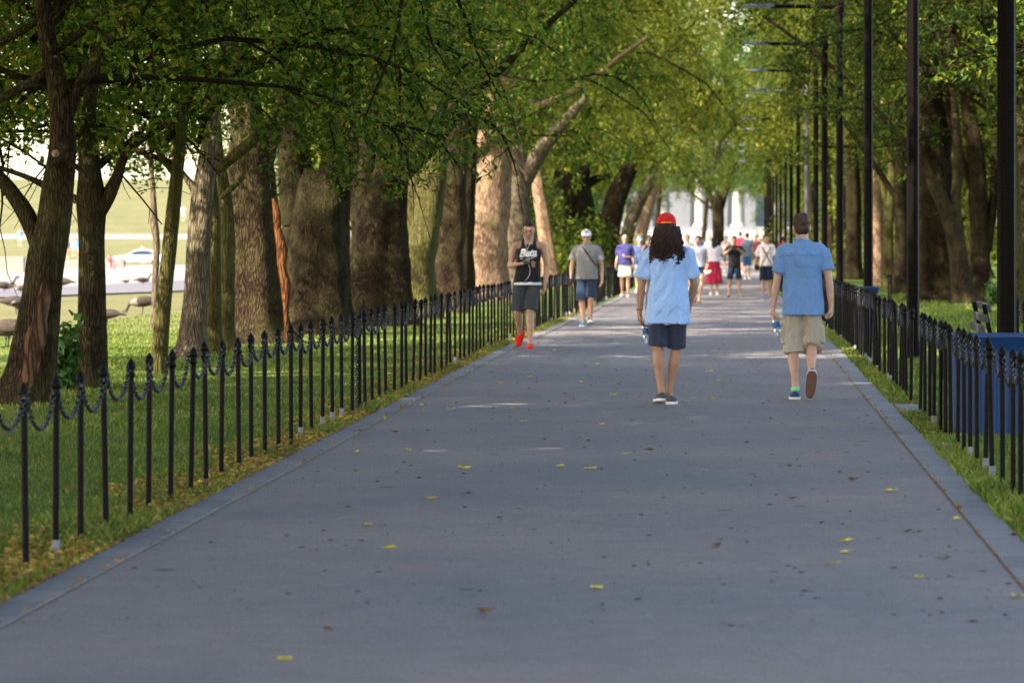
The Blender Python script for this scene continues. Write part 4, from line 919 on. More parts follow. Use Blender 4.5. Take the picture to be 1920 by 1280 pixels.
# ---- geese
M_gbrown = simple('goose_brown', (0.035, 0.024, 0.018), 0.9, 0.5, 22, bumps=.5, bscale=40); M_gblack = simple('goose_black', (0.012, 0.011, 0.012), 0.7, .2); M_gwhite = simple('goose_white', (0.14, 0.12, 0.10), 0.9, .12)
def goose(x, y, az, label, graze=False, up=False, k=1.0):
    root = empty('goose', (x, y, float(hz(x, y))), label, 'goose', 'geese on the left lawn', rz=az)
    def remat(v):   # v: face centres -> material
        return None
    t = np.linspace(0, 1, 9)
    P = np.column_stack([-.40+.70*t, 0*t, .27-.05*(t-.5)+.02*np.sin(t*3.1)]); r = np.array([.018, .055, .09, .115, .128, .128, .115, .085, .045])
    if graze: N_ = np.array([[.20, 0, .28], [.28, 0, .26], [.33, 0, .19], [.36, 0, .12], [.39, 0, .06]])
    elif up: N_ = np.array([[.19, 0, .30], [.27, 0, .40], [.28, 0, .52], [.29, 0, .62], [.33, 0, .65]])
    else: N_ = np.array([[.19, 0, .30], [.29, 0, .37], [.34, 0, .46], [.37, 0, .54], [.42, 0, .55]])
    body = recolor(tube(P, r, 14, True, None, (1, 1)), 0)
    vb = np.concatenate(body.v); body = xform(body); 
    V = body.v[0]
    mats = []
    for f in body.f:
        c = V[f].mean(1); mats.append(np.where((c[:, 0] > .14) | ((c[:, 0] < -.2) & (c[:, 2] < .34)), 2, 0))
    body.m = mats
    neck = recolor(tube(N_, [.068, .046, .036, .036, .044], 10, True, roundcap=True), 1)
    hd = N_[-1]; cheek = recolor(ellipsoid(hd+np.array([-.01, 0, -.012]), (.03, .046, .028)), 2)
    beak = recolor(tube(np.array([hd+[.03, 0, 0], hd+[.10, 0, -.012]]), [.022, .008], 8), 1)
    tail = recolor(tube(np.array([[-.36, 0, .27], [-.50, 0, .26]]), [.05, .03], 8, True, None, (1.4, .5)), 1)
    join(body, neck, cheek, beak, tail).build('body', [M_gbrown, M_gblack, M_gwhite], root)
    for s in (-1, 1):
        join(tube(np.array([[0.0, s*.05, .20], [.0, s*.05, .10], [.01, s*.05, .01]]), [.02, .011, .010], 6), box((.05, s*.06, .008), (.10, .07, .012), bev=.004)).build('leg', M_gblack, root)
        ww = tube(np.array([[.14, s*.09, .30], [0, s*.115, .30], [-.2, s*.08, .29], [-.46, s*.02, .285]]), [.05, .085, .07, .015], 10, True, None, (.45, 1)); ww.build('wing', M_gbrown, root)
    k *= .92; root.scale = (k, k, k)
def gp(px, py, s, *a, **kw): p = W3(px, py, s); goose(p[0], p[1], *a, **kw)
gp(14, 652, 134, 2.9, 'large goose with raised black neck at the left edge, nearest of the flock', up=True, k=1.05)
gp(30, 572, 88, 0.2, 'goose walking behind the near goose at the left edge', graze=True)
gp(38, 592, 92, 1.3, 'goose standing with raised neck behind the scarred tree', up=True)
gp(268, 584, 88, 3.3, 'brown goose grazing left of the thin sapling', graze=True)
gp(200, 616, 104, 3.0, 'dark goose lying low right of the straight tree', graze=True, k=.8)
gp(8, 546, 62, .2, 'goose on the road at the left edge', k=1.0)
gp(40, 548, 62, 3.0, 'small dark goose on the road left of the scarred tree', k=.7)
gp(115, 537, 58, 2.9, 'goose on the road seen between the first two trees', k=1.1)
gp(268, 531, 52, .4, 'goose on the bright plaza left of the thin sapling', k=.8)
gp(236, 529, 50, .4, 'tiny goose on the bright plaza beside another goose', k=.45)
# ------------------------------------------------------------ people
def skinmat(name, c):
    m, nt, b = mat(name); v = coords(nt); n = noise(nt, v, 14, 3)
    nt.links.new(ramp(nt, n, [(.3, tuple(x*.86 for x in c)), (.7, tuple(min(1, x*1.1) for x in c))]), b.inputs['Base Color'])
    b.inputs['Roughness'].default_value = .5; b.inputs['Specular IOR Level'].default_value = .35
    b.inputs['Subsurface Weight'].default_value = .08; b.inputs['Subsurface Radius'].default_value = (.02, .008, .004); return m
SK = {'fair': skinmat('skin_fair', (.56, .33, .25)), 'tan': skinmat('skin_tan', (.40, .22, .14)), 'warm': skinmat('skin_warm', (.48, .27, .18)), 'brown': skinmat('skin_brown', (.20, .10, .06))}
_cl = {}
def CL(c, folds=.5):
    if c not in _cl: _cl[c] = cloth('cloth_%d' % len(_cl), c, folds*1.5)
    return _cl[c]
def hairmat(name, c):
    m = simple(name, c, .55, .45, 60, bumps=.7, bscale=120, spec=.3, stretch=(1, 1, .3)); return m
HM = {'dark': hairmat('hair_dark', (.030, .014, .010)), 'brown': hairmat('hair_brown', (.055, .026, .017)), 'black': hairmat('hair_black', (.010, .008, .008)), 'grey': hairmat('hair_grey', (.30, .27, .24)), 'blond': hairmat('hair_blond', (.40, .25, .15))}
M_eye = simple('eye', (.03, .02, .018), .3, .1); M_lip = simple('lips', (.33, .12, .10), .5, .1); M_brow = simple('eyebrow', (.03, .018, .012), .8, .2)
M_shade = simple('sunglass', (.01, .01, .012), .15, .1); M_white = CL((.72, .72, .74)); M_rub = simple('white_rubber', (.70, .68, .64), .6, .08)
M_brownsole = simple('brown_sole', (.13, .065, .045), .7, .2, 30, bumps=.5, bscale=90)
def remesh(mb, vox, smooth=3, name='m', mats=(), disp=None):
    me = mb.mesh('tmp', (), False); o = bpy.data.objects.new('tmp', me); COL.objects.link(o)
    m = o.modifiers.new('r', 'REMESH'); m.mode = 'VOXEL'; m.voxel_size = vox; m.use_smooth_shade = True
    if smooth: q = o.modifiers.new('s', 'SMOOTH'); q.factor = .5; q.iterations = smooth
    dg = bpy.context.evaluated_depsgraph_get(); dg.update(); e = o.evaluated_get(dg)
    out = bpy.data.meshes.new_from_object(e); bpy.data.objects.remove(o); bpy.data.meshes.remove(me)
    out.name = name; out.materials.clear()
    for x in (mats if isinstance(mats, (list, tuple)) else [mats]): out.materials.append(x)
    n = len(out.vertices); co = np.zeros(n*3, np.float32); out.vertices.foreach_get('co', co); co = co.reshape(-1, 3).astype(float)
    if disp is not None:
        no = np.zeros(n*3, np.float32); out.vertices.foreach_get('normal', no); no = no.reshape(-1, 3)
        co = co+no*disp(co)[:, None]; out.vertices.foreach_set('co', co.astype(np.float32).ravel()); out.update()
    out.polygons.foreach_set('use_smooth', np.ones(len(out.polygons), bool))
    return out
A = np.array
def seg(P, r, n=14, rc=True, ell=None):
    P = A(P, float); m = max(5, len(P)*4); Q, rr = resample(P, r, m); return tube(Q, rr, n, True, None, ell, rc)
def hand(w, d, pn, side, curl=.5, k=1.0, spread=.12, thumb=.6):
    """w wrist, d hand direction, pn palm normal (the way the palm faces), side: +1 thumb towards cross(d, pn)"""
    w = A(w, float); d = unit(A(d, float)); pn = unit(A(pn, float)-d*np.dot(pn, d)); s = np.cross(d, pn)*side; out = []
    L = .088*k
    pl = [w-d*.02*k, w+d*.02*k, w+d*.05*k, w+d*L]
    for j, off in enumerate((.026, .009, -.009, -.025)):
        a = w+d*.01*k+s*off*.4*k; b = w+d*(L+[0, .004, 0, -.006][j]*k)+s*off*k
        out.append(seg([a, (a+b)/2+s*off*.1*k, b], [.013*k, .0145*k, .0115*k], 8))
    out.append(seg([w+d*.0*k, w+d*.045*k, w+d*.08*k], [.020*k, .026*k, .020*k], 10, True, (1, 1)))
    fl = [.072, .080, .074, .058]
    for j, off in enumerate((.027, .009, -.009, -.026)):
        p = w+d*(L+[0, .004, 0, -.006][j]*k)+s*off*k; dd = unit(d+s*spread*off*25); pts = [p]; a = curl*(.9+.12*j)
        for q, fr in enumerate((.42, .33, .25)):
            ang = a*(q+1)*.85; v = dd*math.cos(ang)+pn*math.sin(ang); pts.append(pts[-1]+v*fl[j]*fr*k)
        out.append(seg(pts, A([.0098, .0090, .0082, .0068])*k, 8))
    p = w+d*.022*k+s*.026*k; v1 = unit(d*.75+s*.75+pn*.25); v2 = unit(d*.9+s*.25+pn*thumb)
    out.append(seg([w+d*.01*k+s*.012*k, p, p+v1*.034*k, p+v1*.034*k+v2*.03*k, p+v1*.034*k+v2*.052*k], A([.015, .014, .0112, .010, .0075])*k, 8))
    return join(*out)
def headmb(c, f, pitch=0.0, yaw=0.0, k=1.0):
    """f = -1 faces the camera (-y), +1 faces away"""
    M = rotz(yaw + (0 if f < 0 else math.pi))@rotx(pitch); out = []     # local: face towards -y, pitch>0 looks down
    out.append(ellipsoid((0, .012, .022), (.076, .095, .095)))
    out.append(ellipsoid((0, -.012, -.035), (.060, .075, .078)))
    out.append(ellipsoid((0, -.042, -.078), (.038, .040, .034)))
    out.append(ellipsoid((0, -.075, .030), (.052, .024, .018)))         # brow
    out.append(seg([(0, -.088, .018), (0, -.103, -.012), (0, -.105, -.022)], [.009, .012, .014], 8))
    out.append(ellipsoid((0, -.086, -.050), (.024, .014, .012)))
    for s in (-1, 1):
        out.append(ellipsoid((s*.078, .008, -.008), (.010, .020, .032), rotz(s*.3)))
        out.append(ellipsoid((s*.040, -.062, -.012), (.022, .024, .02)))
    return [xform(m, M*k, c) for m in out], M*k
def facebits(c, M, root, body, glasses=False, brow=True):
    ey = [xform(ellipsoid((s*.030, -.083, .008), (.012, .006, .0055)), M, c) for s in (-1, 1)]
    for e in ey: e.build('eye', M_eye, body)
    if brow:
        for s in (-1, 1): xform(tube(A([[s*.014, -.094, .026], [s*.030, -.092, .031], [s*.046, -.080, .026]]), [.0035, .0045, .003], 6), M, c).build('eyebrow', M_brow, body)
    xform(tube(A([[-.022, -.093, -.048], [0, -.100, -.046], [.022, -.093, -.048]]), [.003, .0062, .003], 6, True, None, (1, .8)), M, c).build('lips', M_lip, body)
    if glasses:
        g = [ellipsoid((s*.030, -.094, .008), (.030, .007, .022)) for s in (-1, 1)]+[tube(A([[s*.05, -.088, .014], [s*.08, -.03, .012], [s*.084, .01, .008]]), .003, 5) for s in (-1, 1)]+[tube(A([[-.01, -.10, .014], [.01, -.10, .014]]), .003, 5)]
        xform(join(*g), M, c).build('sunglasses', M_shade, root)
def shoe(heel, toe, up, w=.095, h=.075, mats=None, root=None, sole_t=.022, sock=None, low=False):
    heel = A(heel, float); toe = A(toe, float); d = toe-heel; L = np.linalg.norm(d); d /= L; up = unit(A(up, float)-d*np.dot(up, d)); sd = np.cross(d, up)
    M = np.column_stack([sd, d, up]); rings = []
    def outline(u):   # half width, along 0..1
        return (w/2)*(.62+.55*math.sin(math.pi*min(1, .18+u*.78))**1.2-.12*math.exp(-((u-.42)/.16)**2))
    ys = [0.0, .05, .15, .3, .45, .6, .75, .88, .96, 1.0]
    def slabloft(z0, z1, gr):
        V = []
        for u in ys:
            ww = outline(u)*gr*(0.55 if u in (0.0, 1.0) else 0.82 if u in (.05, .96) else 1); V.append((ww, (u-.5)*L*gr+.5*L))
        pts = [(x, y) for x, y in V]+[(-x, y) for x, y in V[::-1]]; n = len(pts)
        v = A([[x, y, z0] for x, y in pts]+[[x, y, z1] for x, y in pts]); a = np.arange(n); b = (a+1) % n
        mb = MB(); mb.v = [v]; mb.n = 2*n; mb.f = [np.stack([a, b, b+n, a+n], -1), A([list(range(n))[::-1]]), A([list(range(n, 2*n))])]; mb.m = [np.zeros(len(f), int) for f in mb.f]
        return mb
    sole = slabloft(0, sole_t, 1.0); tread = slabloft(-.003, 0.0, .97)
    top = []
    hs = [h*.95, h*1.02, h*1.0, h*.98, h*.90, h*.72, h*.60, h*.55, h*.42, h*.25]
    for u, hh in zip(ys, hs):
        ww = outline(u)*.93*(.5 if u in (0.0, 1.0) else .85 if u in (.05, .96) else 1); th = np.linspace(0, math.pi, 9)
        top.append(np.column_stack([ww*np.cos(th), np.full(9, (u-.5)*L*.97+.5*L), sole_t*.8+(hh-sole_t*.8)*np.sin(th)**.7]))
    V = np.concatenate(top); n = 9; m = len(top); i = np.arange(m-1)[:, None]*n; j = np.arange(n-1)[None, :]
    q = np.stack([i+j, i+n+j, i+n+j+1, i+j+1], -1).reshape(-1, 4); up_ = MB().add(V, q)
    for e in (0, m-1): up_.add(V[e*n:(e+1)*n], [[k for k in range(9)]] if e else [[8-k for k in range(9)]])
    o = xform(up_, M, heel).build('shoe', mats[0], root)
    xform(sole, M, heel).build('sole', mats[1], o, smooth=False)
    xform(tread, M, heel).build('tread', mats[2] if len(mats) > 2 else mats[1], o, smooth=False)
    return o
def limb_r(k=1.0, bulk=1.0, fem=False):
    a = dict(ua=.047, el=.038, fa=.040, wr=.026, th=.085, kn=.055, ca=.057, an=.036)
    return {q: v*k*bulk*(.88 if fem and q in ('ua', 'fa', 'wr') else 1) for q, v in a.items()}
def person(label, px, foot_y, s, f, J, o, group=None, rel=None):
    """J: joint dict in metres: x to the right of px, y away from the camera, z up from the ground"""
    Y = F/s; x = (px-CX)/s; g = float(hz(x, Y)); root = empty('person', (x, Y, g+.018), label, 'person', group)
    vox = o.get('vox', .012 if s < 110 else .0065); r = limb_r(1.0, o.get('bulk', 1), o.get('fem', 0)); k = o.get('k', 1.0); det = s > 110
    sh, el, wr, hp, kn, an = J['sh'], J['el'], J['wr'], J['hip'], J['kn'], J['an']
    hd = A(J['head'], float); nk = A(J['neck'], float); pv = A(J['pelvis'], float)
    tw = o.get('tw', 1.0); belly = o.get('belly', 1.0); H = nk[2]-pv[2]
    def tl(t): return pv+(nk-pv)*t
    def ring(t, rx, ry, grow=0, yo=0): c = tl(t); g_ = .94 if grow == 0 else 1.0; return ((c[0], c[1]+yo*f, c[2]), rx*tw*g_+grow, ry*tw*g_+grow, .85)
    body = [loft([ring(-.14, .09, .06), ring(-.10, .135, .095), ring(0, .155, .108), ring(.14, .150, .105*belly), ring(.30, .138, .098*belly), ring(.5, .148, .106*belly), ring(.68, .162, .112), ring(.80, .165, .105), ring(.90, .135, .085), ring(.97, .075, .062), ring(1.02, .052, .052)], 28)]
    hm, HMx = headmb(hd, f, o.get('pitch', 0), o.get('yaw', 0), k)
    body += hm
    body.append(seg([nk-A([0, 0, .04]), (nk+hd)/2+A([0, .0, -.02]), hd+A([0, .01*f*-1, -.05])], [.066*k, .060*k, .056*k], 14))
    for q in (0, 1):
        S_, E_, W_, P_, K_, N_ = A(sh[q], float), A(el[q], float), A(wr[q], float), A(hp[q], float), A(kn[q], float), A(an[q], float)
        inn = tl(.86)
        body.append(seg([inn+(S_-inn)*.4, S_], [.06, .055*r['ua']/.047], 12))
        body.append(seg([S_, S_+(E_-S_)*.35, E_], [r['ua']*1.08, r['ua'], r['el']], 12))
        body.append(seg([E_, E_+(W_-E_)*.3, W_], [r['el'], r['fa'], r['wr']], 12))
        body.append(seg([P_, P_+(K_-P_)*.45, K_], [r['th'], r['th']*.86, r['kn']], 14))
        cf = K_+(N_-K_)*.3+A([0, -f*.014, 0]); body.append(seg([K_, cf, K_+(N_-K_)*.72, N_], [r['kn']*.94, r['ca'], r['ca']*.68, r['an']], 14))
        hh = J['hand'][q]   # (dir, palm normal, thumb side, curl)
        body.append(hand(W_, hh[0], hh[1], hh[2], hh[3], k if det else k*1.08))
        body.append(seg([N_, A(J['foot'][q][0])*.55+A(J['foot'][q][1])*.45+unit(A(J['foot'][q][2], float))*.038], [r['an'], .028], 8))
    bm = remesh(join(*body), vox, 2, 'body', SK[o['skin']]); ob = link('body', bm, root)
    if f < 0 and o.get('face', 1): facebits(hd, HMx, root, ob, o.get('glasses', False))
    # ---- top
    T = o['top']; wr_ = T.get('wr', .010)
    def wrinkle(sd, amp, fz=1.0):
        def d(co):
            q = co+.05*np.column_stack([snoise(co, 5, sd+1, 1), 0*co[:, 0], snoise(co, 6, sd+2, 1)]); w = snoise(q@A([[1, 0, .35], [0, 1, 0], [-.18, 0, .30]]), 36, sd, 2); w = np.sign(w)*abs(w)**.8-.3*abs(w); w2 = snoise(q*A([1.4, 1.2, .8]), 70, sd+4, 2); return amp*np.maximum(w+.22*w2, -.28)
        return d
    hem, ez = T['hem'], T.get('ease', .022); t0 = (hem-pv[2])/H; fl = T.get('flare', .02)
    top = [loft([ring(t0, .152, .108*belly**.5, ez+fl), ring(t0+.06, .151, .107*belly**.5, ez+fl*.9), ring(.14 if t0 < .1 else t0+.1, .150, .106*belly, ez+fl*.5), ring(.34, .142, .102*belly, ez+fl*.2), ring(.5, .150, .108*belly, ez), ring(.68, .166, .116, ez), ring(.80, .170, .11, ez*.8), ring(.885, .150, .092, ez*.7), ring(.94, .110, .086, ez*.5), ring(.985 if T.get('collar') else .965, .080, .076, .004)], 32)]
    if T.get('tank'):
        # straps: cut away by keeping the shoulders bare
        top = [loft([ring(t0, .152, .108, ez+fl), ring(t0+.06, .151, .107, ez+fl*.9), ring(.14 if t0 < .1 else t0+.1, .150, .106, ez+fl*.5), ring(.34, .142, .102, ez+fl*.2), ring(.5, .150, .108, ez), ring(.64, .160, .116, ez), ring(.72, .152, .112, ez*.9), ring(.80, .118, .102, ez*.8), ring(.87, .104, .092, ez*.7)], 32, True)]
        for q in (-1, 1):
            for fr in (-1, 1): top.append(seg([tl(.80)+A([q*.082, fr*.078, 0]), tl(.90)+A([q*.078, fr*.050, .005]), tl(.955)+A([q*.078, fr*.012, .008])], [.032, .026, .022], 10))
            top.append(seg([tl(.94)+A([q*.078, -.03, .005]), tl(.96)+A([q*.078, .0, .010]), tl(.94)+A([q*.078, .03, .005])], [.024, .022, .024], 10))
    else:
        for q in (0, 1):
            S_, E_ = A(sh[q], float), A(el[q], float); inn = tl(.84); sl = T.get('sleeve', .78); e = S_+(E_-S_)*sl; sr = T.get('sr', .072)
            top.append(tube(*resample([inn+(S_-inn)*.3, S_+(inn-S_)*.12+A([0, 0, .004]), S_+(E_-S_)*.2, S_+(E_-S_)*sl*.6, e], [.072, .070, .068, sr, sr*1.08], 12), 16))
    if T.get('collar'):
        c = tl(.985); top.append(loft([((c[0], c[1], c[2]-.02), .084, .080), ((c[0], c[1]-.004*f, c[2]+.012), .080, .077), ((c[0], c[1]-.004*f, c[2]+.030), .074, .072)], 20))
    if o.get('dress'): pass
    tm = remesh(join(*top), max(vox, .008), 2, T.get('name', 'shirt'), CL(T['c'], T.get('folds', .5)), wrinkle(int(px), wr_)); to = link(T.get('name', 'shirt'), tm, root)
    # ---- bottoms
    B = o['bot']; hems = B['hem']; bb = []; lw = B.get('r', .095); e2 = B.get('ease', .016)
    bb.append(loft([ring(-.17, .10, .08, e2), ring(-.10, .145, .105, e2), ring(-.02, .158, .114, e2), ring(.05, .150, .104, e2*.3), ring(.10, .135, .09, 0)], 28))
    if B.get('skirt'):
        c = pv; bb = [loft([((c[0]+B['skirt'][2], c[1], hems[0]), B['skirt'][0], B['skirt'][0]*.8), ((c[0]+B['skirt'][2]*.5, c[1], (hems[0]+c[2])/2), B['skirt'][1], B['skirt'][1]*.8), ((c[0], c[1], c[2]), .165, .125), ((c[0], c[1], c[2]+.14), .14, .11)], 28)]
    else:
        for q in (0, 1):
            P_, K_, N_ = A(hp[q], float), A(kn[q], float), A(an[q], float); hz_ = hems[q]
            if hz_ > K_[2]: e = P_+(K_-P_)*((P_[2]-hz_)/(P_[2]-K_[2])); pth = [P_-A([0, 0, .035]), P_+(e-P_)*.5, e]; rr = [.098, (lw+.092)/2, lw]
            else: e = K_+(N_-K_)*((K_[2]-hz_)/(K_[2]-N_[2]+1e-6)); pth = [P_+A([0, 0, .02]), (P_+K_)/2, K_, e]; rr = [.092, (lw+.092)/2, lw, lw*1.04]
            bb.append(tube(*resample(pth, rr, 12), 18))
            if B.get('cargo'):
                m_ = P_+(K_-P_)*.72; sx = -1 if q == 0 else 1; bb.append(box(m_+A([sx*(lw+.006), 0.0, 0]), (.035, .13, .17), bev=.012))
    bo = link(B.get('name', 'shorts'), remesh(join(*bb), max(vox, .008), 2, B.get('name', 'shorts'), CL(B['c'], B.get('folds', .55)), wrinkle(int(px)+3, B.get('wr', .008))), root)
    # ---- shoes
    for q in (0, 1):
        ft = J['foot'][q]; so = shoe(ft[0], ft[1], ft[2], k*o.get('sw', .098), o.get('shh', .078), o['shoe'], root)
        if o.get('sock'):
            N_ = A(an[q], float); K_ = A(kn[q], float); hl = A(ft[0])+(A(ft[1])-A(ft[0]))*.25+unit(A(ft[2], float))*.05
            tube(A([hl, N_, N_+(K_-N_)*.09]), [.04, .040, .042], 12).build('sock', o['sock'], root)
    # ---- hair
    hr = o.get('hair')
    if hr:
        kd = hr[1]
        if kd == 'short':
            ps = [ellipsoid((0, .030, .038), (.083, .088, .092)), ellipsoid((0, .052, -.005), (.074, .064, .075)), ellipsoid((0, -.038, .094), (.056, .042, .028))]
        elif kd == 'bun': ps = [ellipsoid((0, .020, .036), (.082, .098, .090)), ellipsoid((0, .115, .05), (.04, .04, .04))]
        else: ps = [ellipsoid((0, .022, .034), (.086, .100, .094)), seg([(0, .06, .0), (0, .09, -.12), (0.0, .085, -.26)], [.075, .075, .05], 14)]
        hmsh = remesh(join(*[xform(p_, HMx, hd) for p_ in ps]), .007 if det else .012, 2, 'hair', HM[hr[0]], lambda co: .006*snoise(co, 60, 3, 3)+.003)
        if kd == 'short' and f < 0: pass
        link('hair', hmsh, root)
    return root, dict(hd=hd, HM=HMx, top=to, body=ob, tl=tl, bot=bo)
def cap(root, D, c, brimdir=-1, strap=None, back=False, yaw=0.0, peak=True):
    M = D['HM']@rotz(yaw); hd = D['hd']
    dome = loft([((0, .012, .030), .089, .105), ((0, .012, .050), .090, .106), ((0, .014, .085), .082, .098), ((0, .016, .112), .060, .074), ((0, .018, .128), .032, .040), ((0, .018, .133), .008, .010)], 24)
    o = xform(dome, M, hd).build('cap', CL(c, .2), root)
    v = []; n = 11
    for k in range(n):
        a = math.pi*(k/(n-1)); v.append([.074*math.cos(a), -.075-.075*math.sin(a)*1.0, .036-.020*math.sin(a)]); 
    v = A(v); inner = A([[.080*math.cos(math.pi*k/(n-1)), -.060-.030*math.sin(math.pi*k/(n-1)), .040] for k in range(n)]); i = np.arange(n-1)
    V = np.vstack([v, inner, v-A([0, 0, .006]), inner-A([0, 0, .006])]); q = np.vstack([np.stack([i, i+1, i+n+1, i+n], -1), np.stack([i+2*n, i+3*n, i+3*n+1, i+2*n+1], -1), np.stack([i, i+2*n, i+2*n+1, i+1], -1)])
    xform(MB().add(V, q), M, hd).build('brim', CL(c, .2), o)
    xform(ellipsoid((0, .018, .133), (.010, .010, .006)), M, hd).build('button', CL(c, .2), o)
    return o
def onto(obj, pts, d, off=.004):
    """project points on a mesh along +d / -d, returning lifted points"""
    me = obj.data; co = [v.co.copy() for v in me.vertices]; t = BVHTree.FromPolygons(co, [tuple(p.vertices) for p in me.polygons]); out = []; d = Vector(d)
    for p in pts:
        h = t.ray_cast(Vector(p)-d*1.0, d)
        out.append(list((h[0]-d*off)) if h[0] is not None else list(p))
    return A(out)
def bottle(p, d, label, L=.20, parent=None):
    d = unit(A(d, float)); root = empty('water_bottle', tuple(float(v) for v in p), label, 'bottle')
    root.rotation_euler = Vector(d).to_track_quat('Z', 'Y').to_euler()
    m, nt, b = mat('clear_plastic'); b.inputs['Base Color'].default_value = (.80, .90, .95, 1); b.inputs['Transmission Weight'].default_value = .8; b.inputs['Roughness'].default_value = .08; b.inputs['IOR'].default_value = 1.25
    lathe([(.004, 0), (.030, .002), (.033, .01), (.033, .03), (.030, .04), (.033, .05), (.033, .065), (.0315, .07), (.0315, .125), (.033, .13), (.033, .15), (.024, .178), (.013, .192), (.013, .2)], 18).build('bottle_body', m, root)
    lathe([(.0325, .072), (.0327, .074), (.0327, .122), (.0325, .124)], 18).build('label', simple('blue_label', (.02, .12, .45), .5, .5, 25), root)
    lathe([(.015, .196), (.015, .214), (.012, .216)], 14).build('lid', simple('bottle_cap', (.45, .6, .85), .5, .1), root); return root
def stand(k=1.0, f=-1, hw=.175, stepL=0.0, stepR=0.0, cx=0.0, lean=0.0):
    """default joints (index 0 = left in the picture)"""
    J = dict(pelvis=(cx, 0, .93*k), neck=(cx, .0+lean, 1.50*k), head=(cx, -.0+lean+f*.02, 1.625*k),
      sh=[(cx-hw, lean, 1.41*k), (cx+hw, lean, 1.41*k)], el=[(cx-hw-.045, -f*.02, 1.13*k), (cx+hw+.045, -f*.02, 1.13*k)], wr=[(cx-hw-.05, f*.05, .88*k), (cx+hw+.05, f*.05, .88*k)],
      hip=[(cx-.085, 0, .90*k), (cx+.085, 0, .90*k)], kn=[(cx-.09, f*(.03+stepL*.5), .49*k), (cx+.09, f*(.03+stepR*.5), .49*k)], an=[(cx-.085, f*stepL, .085*k), (cx+.085, f*stepR, .085*k)],
      hand=[((0, f*.25, -1), (.9, 0, 0), 1, .45), ((0, f*.25, -1), (-.9, 0, 0), -1, .45)])
    for q, (sx, st) in enumerate(((-1, stepL), (1, stepR))):
        a = J['an'][q]; J.setdefault('foot', []).append(((a[0]-.0*sx, a[1]-f*.06, 0), (a[0]+sx*.03, a[1]+f*.20, 0), (0, 0, 1)))
    # thumbs forward
    J['hand'] = [((0, f*.2, -1), (1, 0, 0), (1 if f > 0 else -1)*1, .45), ((0, f*.2, -1), (-1, 0, 0), (-1 if f > 0 else 1), .45)]
    return J
def hand_dirs(J, q, d, pn, side, curl): J['hand'][q] = (d, pn, side, curl)

# ---- man in the red cap, back view (203 px/m)
J = stand(1.0, 1, .17)
J.update(pelvis=(.0, 0, .95), neck=(.005, .0, 1.475), head=(-.012, .03, 1.63), sh=[(-.175, 0, 1.385), (.182, 0, 1.385)],
  el=[(-.245, -.01, 1.08), (.245, .05, 1.10)], wr=[(-.262, .05, .835), (.200, .16, .90)], hip=[(-.090, 0, .90), (.090, 0, .90)],
  kn=[(-.092, .02, .49), (.078, .07, .49)], an=[(-.058, -.02, .10), (.008, .06, .085)],
  foot=[((-.060, -.07, .045), (-.125, .16, .010), (0, .1, 1)), ((.045, -.01, .0), (-.010, .26, .0), (0, 0, 1))])
J['foot'] = [((-.045, -.08, .03), (-.11, .15, .005), (0, .1, 1)), ((.030, -.13, .0), (.05, .12, .0), (0, 0, 1))]
J['hand'] = [((.10, .15, -1), (1, 0, 0), 1, .75), ((-.2, .5, -1), (-1, 0, 0), -1, .5)]
grey_sh = [CL((.07, .075, .09)), M_rub, M_rub]
P1, D1 = person('man walking away in a red cap, long wavy dark hair and a pale blue shirt', 1252, 759, 203, 1, J,
  dict(skin='tan', vox=.006, top=dict(c=(.34, .52, .88), hem=.74, ease=.024, flare=.036, sleeve=.74, sr=.074, wr=.021, collar=True, folds=.9), bot=dict(c=(.035, .042, .075), hem=(.53, .51), r=.092, wr=.012, ease=.012), shoe=grey_sh, bulk=.95))
cp = cap(P1, D1, (.62, .018, .022), yaw=.0)
bpy.data.objects.remove([c for c in cp.children if c.name.startswith('button')][0])
ho = D1['HM']; 
xform(tube(A([[-.045, .108, .040], [0, .122, .040], [.045, .108, .040]]), [.011, .012, .011], 8, True, None, (1, .5)), ho, D1['hd']).build('strap', simple('yellow_strap', (.75, .55, .02), .6, .1), cp)
rs = np.random.RandomState(4); hp_ = []; hc = D1['hd']
vol = [ellipsoid(hc+A([0, -.02, .0]), (.100, .098, .085)), ellipsoid(hc+A([.01, -.075, -.10]), (.112, .075, .11)), ellipsoid(hc+A([.008, -.095, -.17]), (.118, .062, .095))]
hair = remesh(join(*vol), .007, 2, 'hair', HM['dark'], lambda co: .012*snoise(co*A([1, 1, .6]), 42, 5, 3))
strands = []
for k in range(520):
    a = rs.uniform(-1.25, 1.25); x0 = math.sin(a)*.10; y0 = -math.cos(a)*.085-.01; L = rs.uniform(.20, .39); ph = rs.rand()*6; fr = rs.uniform(34, 60); am = rs.uniform(.008, .024); P = []
    for t in np.linspace(0, 1, 12): P.append([x0*(1+.62*t)+am*math.sin(ph+fr*t*L), y0-.020-.060*t+am*math.cos(ph+fr*t*L), .0-L*t])
    P = A(P); P[:, 0] += .006; P[:, 2] = np.maximum(P[:, 2], -.315+.03*math.sin(a*7)+.02*rs.rand()); strands.append(tube(P+hc, np.linspace(.0075, .003, 12), 5))
hmb = join(*strands)
h1 = link('hair', hair, P1); st = hmb.build('curls', HM['dark'], h1)
tube(A([[-.262-.03*math.cos(t), .05+.03*math.sin(t), .865] for t in np.linspace(0, 6.28, 14)]), .006, 6).build('bracelet', M_brow, P1)
b = A(P1.location)+A([-.215, .075, .765]); bottle(b, (.12, .1, -1), 'clear water bottle held upside down by the man in the red cap')

